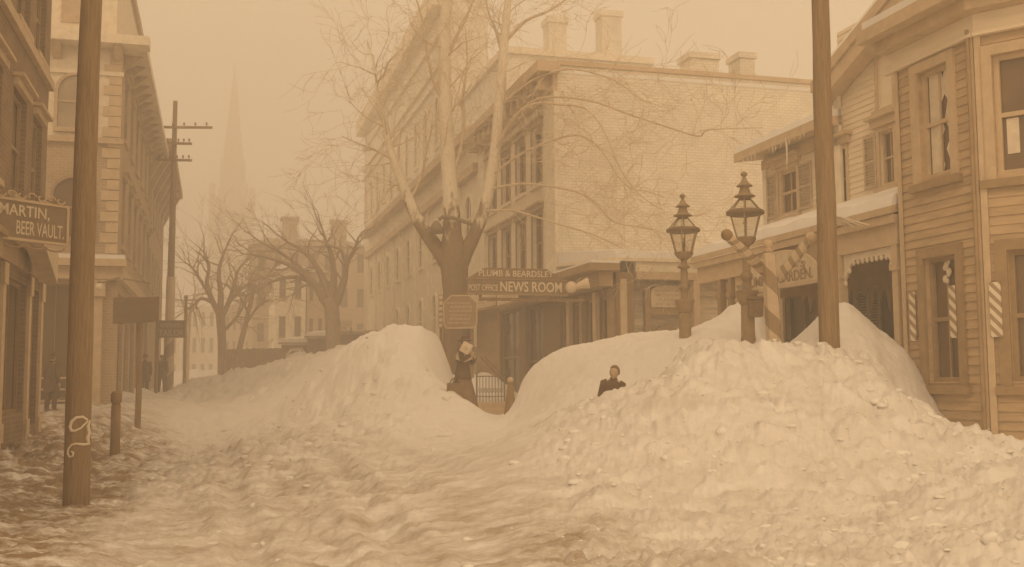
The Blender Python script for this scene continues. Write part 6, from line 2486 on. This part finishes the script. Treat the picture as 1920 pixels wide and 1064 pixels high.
def person(label, loc, yaw, height=1.7, arms=None, stride=0.12, lean=0.0, skirt=False, hat=None, hairlen=0.0, coat='coat', lower='coat', female=False, group=None, headyaw=0.0, headpitch=0.0, child=False):
    """person facing -y before yaw; arms: per side (elbow, wrist) in body coordinates"""
    k = height / 1.72
    hk = k * (1.0 if not child else 1.22)
    e = thing('person', label, 'person', loc, yaw, group)
    V, E, Rr = [], [], []

    def jv(p_, r, parent=None):
        V.append(Vector(p_)); Rr.append(r)
        if parent is not None: E.append((parent, len(V) - 1))
        return len(V) - 1
    ly = lambda z: -lean * max(0, z - 0.95) * k
    pel = jv((0, ly(0.95), 0.95 * k), (0.15 * k, 0.115 * k))
    wa = jv((0, ly(1.12), 1.12 * k), (0.13 * k, 0.10 * k), pel)
    ch = jv((0, ly(1.32), 1.32 * k), (0.155 * k, 0.115 * k), wa)
    up = jv((0, ly(1.43), 1.43 * k), (0.12 * k, 0.085 * k), ch)
    nk = jv((0, ly(1.5) - 0.005, 1.50 * k), 0.055 * k, up)
    hd = jv((0, ly(1.58) - 0.01, 1.57 * k), 0.05 * k, nk)
    sw = 0.165 if female else 0.185
    J = {}
    for sx, st_ in ((-1, stride), (1, -stride)):
        hp = jv((sx * 0.085 * k, ly(0.9), 0.9 * k), 0.095 * k, pel)
        kn = jv((sx * 0.095 * k, -st_ * 0.6 * k - 0.02, 0.5 * k), 0.06 * k, hp)
        an = jv((sx * 0.095 * k, -st_ * k + 0.02, 0.09 * k), 0.04 * k, kn)
        hl = jv((sx * 0.097 * k, -st_ * k - 0.03, 0.045 * k), 0.042 * k, an)
        jv((sx * 0.105 * k, -st_ * k - 0.15, 0.035 * k), 0.034 * k, hl)
        sh = jv((sx * sw * k, ly(1.41), 1.40 * k), 0.058 * k, up)
        if arms and arms.get(sx):
            el, wr = (Vector(v) * k for v in arms[sx])
        else:
            el, wr = Vector((sx * 0.23, 0.02, 1.12)) * k, Vector((sx * 0.235, -0.05, 0.87)) * k
        ei = jv(el, 0.045 * k, sh)
        wi = jv(wr, 0.030 * k, ei)
        J[sx] = (V[sh].copy(), el, wr)
        hand(V, E, Rr, wi, Vector(wr), (wr - el), (-sx, -0.3, 0.1), sx * -1, 0.7, k)
    body = skin_mesh(e, 'body', [tuple(v) for v in V], E, Rr, M['skin'], loc)
    hc = Vector((0, ly(1.62) - 0.02, (1.607 if not child else 1.63) * k))
    Rh = head_into(body, hc, headyaw, hk, headpitch)
    # eyes and mouth
    for sx in (-1, 1):
        q = MB(); q.ball(Rh @ (Vector((sx * 0.031, -0.077, 0.012)) * hk) + hc, 0.010 * hk, 8)
        q.build('eye', M['hair'], e)
    # coat: lofted rings round the trunk
    def loft(name, rings, m, n=22, fold=0.0, seed=1):
        rg = random.Random(seed)
        ph = rg.uniform(0, 6)
        vs, fs = [], []
        for j, (z, cy, rx, ry, fo) in enumerate(rings):
            for i in range(n):
                a = 2 * math.pi * i / n
                w_ = 1 + fo * math.sin(a * 7 + ph + j * 0.25) + fo * 0.5 * math.sin(a * 3 + ph * 2)
                vs.append((rx * w_ * math.cos(a), cy + ry * w_ * math.sin(a), z))
        for j in range(len(rings) - 1):
            for i in range(n):
                fs.append((j * n + i, j * n + (i + 1) % n, (j + 1) * n + (i + 1) % n, (j + 1) * n + i))
        q = MB()
        q.add(vs, fs, 0, True)
        q.add(vs[:n], [tuple(range(n))], 0)
        return q.build(name, M[m], e)
    hem = 0.62 if not skirt else 0.72
    R_ = [(hem, 0.0, 0.245, 0.21, 0.05), (0.8, ly(0.8) / k, 0.215, 0.18, 0.03), (0.97, ly(0.97) / k, 0.195, 0.16, 0.015), (1.1, ly(1.1) / k, 0.165 if female else 0.185, 0.14, 0.0),
          (1.25, ly(1.25) / k, 0.19, 0.155, 0.0), (1.36, ly(1.36) / k, 0.205, 0.145, 0.0), (1.43, ly(1.43) / k, 0.17, 0.115, 0.0), (1.48, ly(1.48) / k, 0.085, 0.085, 0.0), (1.53, ly(1.53) / k, 0.072, 0.078, 0.0)]
    loft('coat', [(z * k, cy * k, rx * k, ry * k, fo) for z, cy, rx, ry, fo in R_], coat)
    for sx in (-1, 1):
        sh, el, wr = J[sx]
        q = MB()
        q.tube([sh + Vector((-sx * 0.06, 0, 0.02)) * k, sh, sh.lerp(el, 0.5), el, el.lerp(wr, 0.5), el.lerp(wr, 0.96)], [0.075 * k, 0.082 * k, 0.07 * k, 0.064 * k, 0.056 * k, 0.05 * k], 12)
        q.build('sleeve', M[coat], e)
    if skirt:
        loft('skirt', [(z * k, cy * k, rx * k, ry * k, fo) for z, cy, rx, ry, fo in
             [(0.02, 0.06, 0.40, 0.42, 0.06), (0.2, 0.05, 0.36, 0.37, 0.06), (0.5, 0.03, 0.28, 0.28, 0.05), (0.8, 0.01, 0.205, 0.18, 0.03), (1.0, 0, 0.165, 0.14, 0.01)]], lower, 28, seed=3)
    else:
        for sx, st_ in ((-1, stride), (1, -stride)):
            q = MB()
            q.tube([Vector((sx * 0.085, 0, 0.9)) * k, Vector((sx * 0.095, -st_ * 0.6 - 0.02, 0.5)) * k, Vector((sx * 0.095, -st_ + 0.02, 0.12)) * k], [0.11 * k, 0.08 * k, 0.068 * k], 12)
            q.build('trouser_leg', M[lower], e)
            q = MB()
            q.ball((sx * 0.1 * k, (-st_ - 0.08) * k, 0.05 * k), 0.06 * k, 12, (0.85, 2.1, 0.9))
            q.tube([Vector((sx * 0.097, -st_ + 0.015, 0.05)) * k, Vector((sx * 0.096, -st_ + 0.02, 0.2)) * k], [0.058 * k, 0.055 * k], 10)
            q.build('boot', M['hair'], e)
    # hair: a cap over the skull
    base = MB(); base.ball((0, 0, 0), 1.0, 20)
    vs = []
    for v in base.v:
        x, y, z = v.x * 0.088, v.y * 0.108 + 0.008, v.z * 0.118 + 0.012
        if y < -0.02 and z < 0.055:
            y = max(y, -0.035) * 0.6
            x *= 0.97
        if z < -0.03 - hairlen: z = -0.03 - hairlen
        vs.append(Rh @ (Vector((x, y, z)) * hk) + hc)
    q = MB(); q.add(vs, base.f, 0, True)
    q.build('hair', M['hair'], e)
    if hat:
        q = MB()
        if hat == 'bowler':
            q.lathe([(0.15, 0.055), (0.148, 0.062), (0.1, 0.066), (0.098, 0.11), (0.085, 0.155), (0.05, 0.178), (0.01, 0.182)], (0, 0, 0), 20)
        elif hat == 'cap':
            q.lathe([(0.094, 0.05), (0.104, 0.085), (0.09, 0.125), (0.05, 0.14), (0.01, 0.142)], (0, 0, 0), 20)
            q.ball((0, -0.1, 0.062), 0.07, 12, (0.9, 0.75, 0.12))
        elif hat == 'bonnet':
            q.lathe([(0.19, 0.03), (0.2, 0.04), (0.13, 0.06), (0.105, 0.09), (0.1, 0.13), (0.06, 0.16), (0.01, 0.165)], (0, 0.01, 0), 20)
        for i, v in enumerate(q.v):
            q.v[i] = Rh @ (v * hk) + hc
        q.build('hat', M['coat'], e)
    return e, k, J, hc


# woman stepping through the cut, a white parcel on her shoulder
p = at(868, 775, 23.4)
zg = ground_z(p.x, p.y)
woman, k, J, hc = person('person in long dark dress and pale shawl carrying a white parcel past the snow bank', (p.x, p.y, zat(757, 23.4) - 0.12), math.radians(62), 1.56,
                     {-1: ((-0.26, -0.13, 1.16), (-0.10, -0.26, 1.30)), 1: ((0.25, -0.14, 1.12), (0.08, -0.28, 1.22))}, 0.14, 0.08, True, 'bonnet', 0.03, 'coat', 'skirt', True)
par = Spot('parcel', 'white wrapped parcel held up beside the head of the person in the long dress', 'parcel', at(866, 651, 23.2))
c = at(874, 653, 23.15)
q = par.mb()
import bmesh as _bm


def parcel(q, c, sx, sz, sy, ang):
    R = Matrix.Rotation(ang, 3, 'Y')
    base = MB(); base.ball((0, 0, 0), 1.0, 16)
    vs = []
    for v in base.v:                    # rounded box
        w_ = Vector([math.copysign(abs(x) ** 0.16, x) for x in v])
        vs.append(c + R @ Vector((w_.x * sx, w_.y * sy, w_.z * sz)))
    q.add(vs, base.f, 0, True)


parcel(q, c, 0.11, 0.12, 0.10, 0.5)
w_ = q.build('wrapping', M['cloth_light'], par.e)
q = par.mb()
R = Matrix.Rotation(0.6, 3, 'Y')
for ax in (Vector((0.13, 0, 0)), Vector((0, 0, 0.12))):
    a_ = R @ ax
    q.tube([c - a_ * 1.04 + Vector((0, -0.085, 0)), c + Vector((0, -0.104, 0)), c + a_ * 1.04 + Vector((0, -0.085, 0))], 0.006, 5)
q.build('string', M['letter_dim'], par.e)
q = MB()                                # pale shawl drawn round her shoulders
n = 22
vs = []
for z, rx, ry, cy in ((1.16, 0.245, 0.21, -0.01), (1.24, 0.25, 0.205, -0.01), (1.33, 0.245, 0.185, -0.02), (1.41, 0.205, 0.15, -0.03), (1.47, 0.12, 0.11, -0.035), (1.51, 0.088, 0.095, -0.035)):
    for i in range(n):
        a = 2 * math.pi * i / n
        w_ = 1 + 0.03 * math.sin(5 * a + z * 9)
        vs.append((rx * w_ * k * math.cos(a), (cy - 0.04 + ry * w_ * math.sin(a)) * k, (z + 0.03 * math.sin(a * 3)) * k))
q.add(vs, [(j_ * n + i, j_ * n + (i + 1) % n, (j_ + 1) * n + (i + 1) % n, (j_ + 1) * n + i) for j_ in range(5) for i in range(n)], 0, True)
q.build('shawl', M['canvas'], woman)
# bag at her far side
c = at(852, 735, 23.2)
par = Spot('carpet_bag', 'brown bag hanging low at the left side of the person in the long dress', 'bag', c)
q = par.mb()
parcel(q, c, 0.17, 0.19, 0.1, 0.05)
q.build('bag_body', M['skirt'], par.e)
q = par.mb()
q.tube([c + Vector((-0.09 * math.cos(i / 8 * math.pi), 0, 0.17 + 0.12 * math.sin(i / 8 * math.pi))) for i in range(9)], 0.012, 6)
q.build('handle', M['coat'], par.e)

# boy looking over the heap
p = at(1134, 735, 15.0)
hgt = 1.18
zt = zat(687, 15.0, 1145)
e_, _, _, _ = person('child with short dark hair and dark jacket seen chest-up behind the snow heap', (p.x, p.y, zt - hgt - 0.02), math.radians(-8), hgt, None, 0.02, 0.0, False, None, 0.0, 'coat', 'coat', False, None, math.radians(-22), 0.0, True)
e_.rotation_euler = (0, math.radians(7), math.radians(-8))

# people on the left pavement
p = at(95, 765, 31.2)
person('person in a long dark coat standing before the shopfront at the far left', (p.x, p.y, ground_z(p.x, p.y) - 0.03), math.radians(160), 1.68, None, 0.05, 0, False, 'bowler', 0.0)
for lab, px, Y, yw, h, hat, sk in (('person in dark clothes walking left of the thin sign post on the far pavement', 271, 46.0, 20, 1.72, 'bowler', False),
                                  ('slim person in dark clothes just left of the striped telegraph pole', 303, 48.5, 190, 1.66, 'cap', False)):
    p = at(px, 728, Y)
    z = ground_z(p.x, p.y)
    person(lab, (p.x, p.y, z), math.radians(yw), h, None, 0.16, 0.03, sk, hat, 0.0)

SC.view_settings.exposure = EXPO
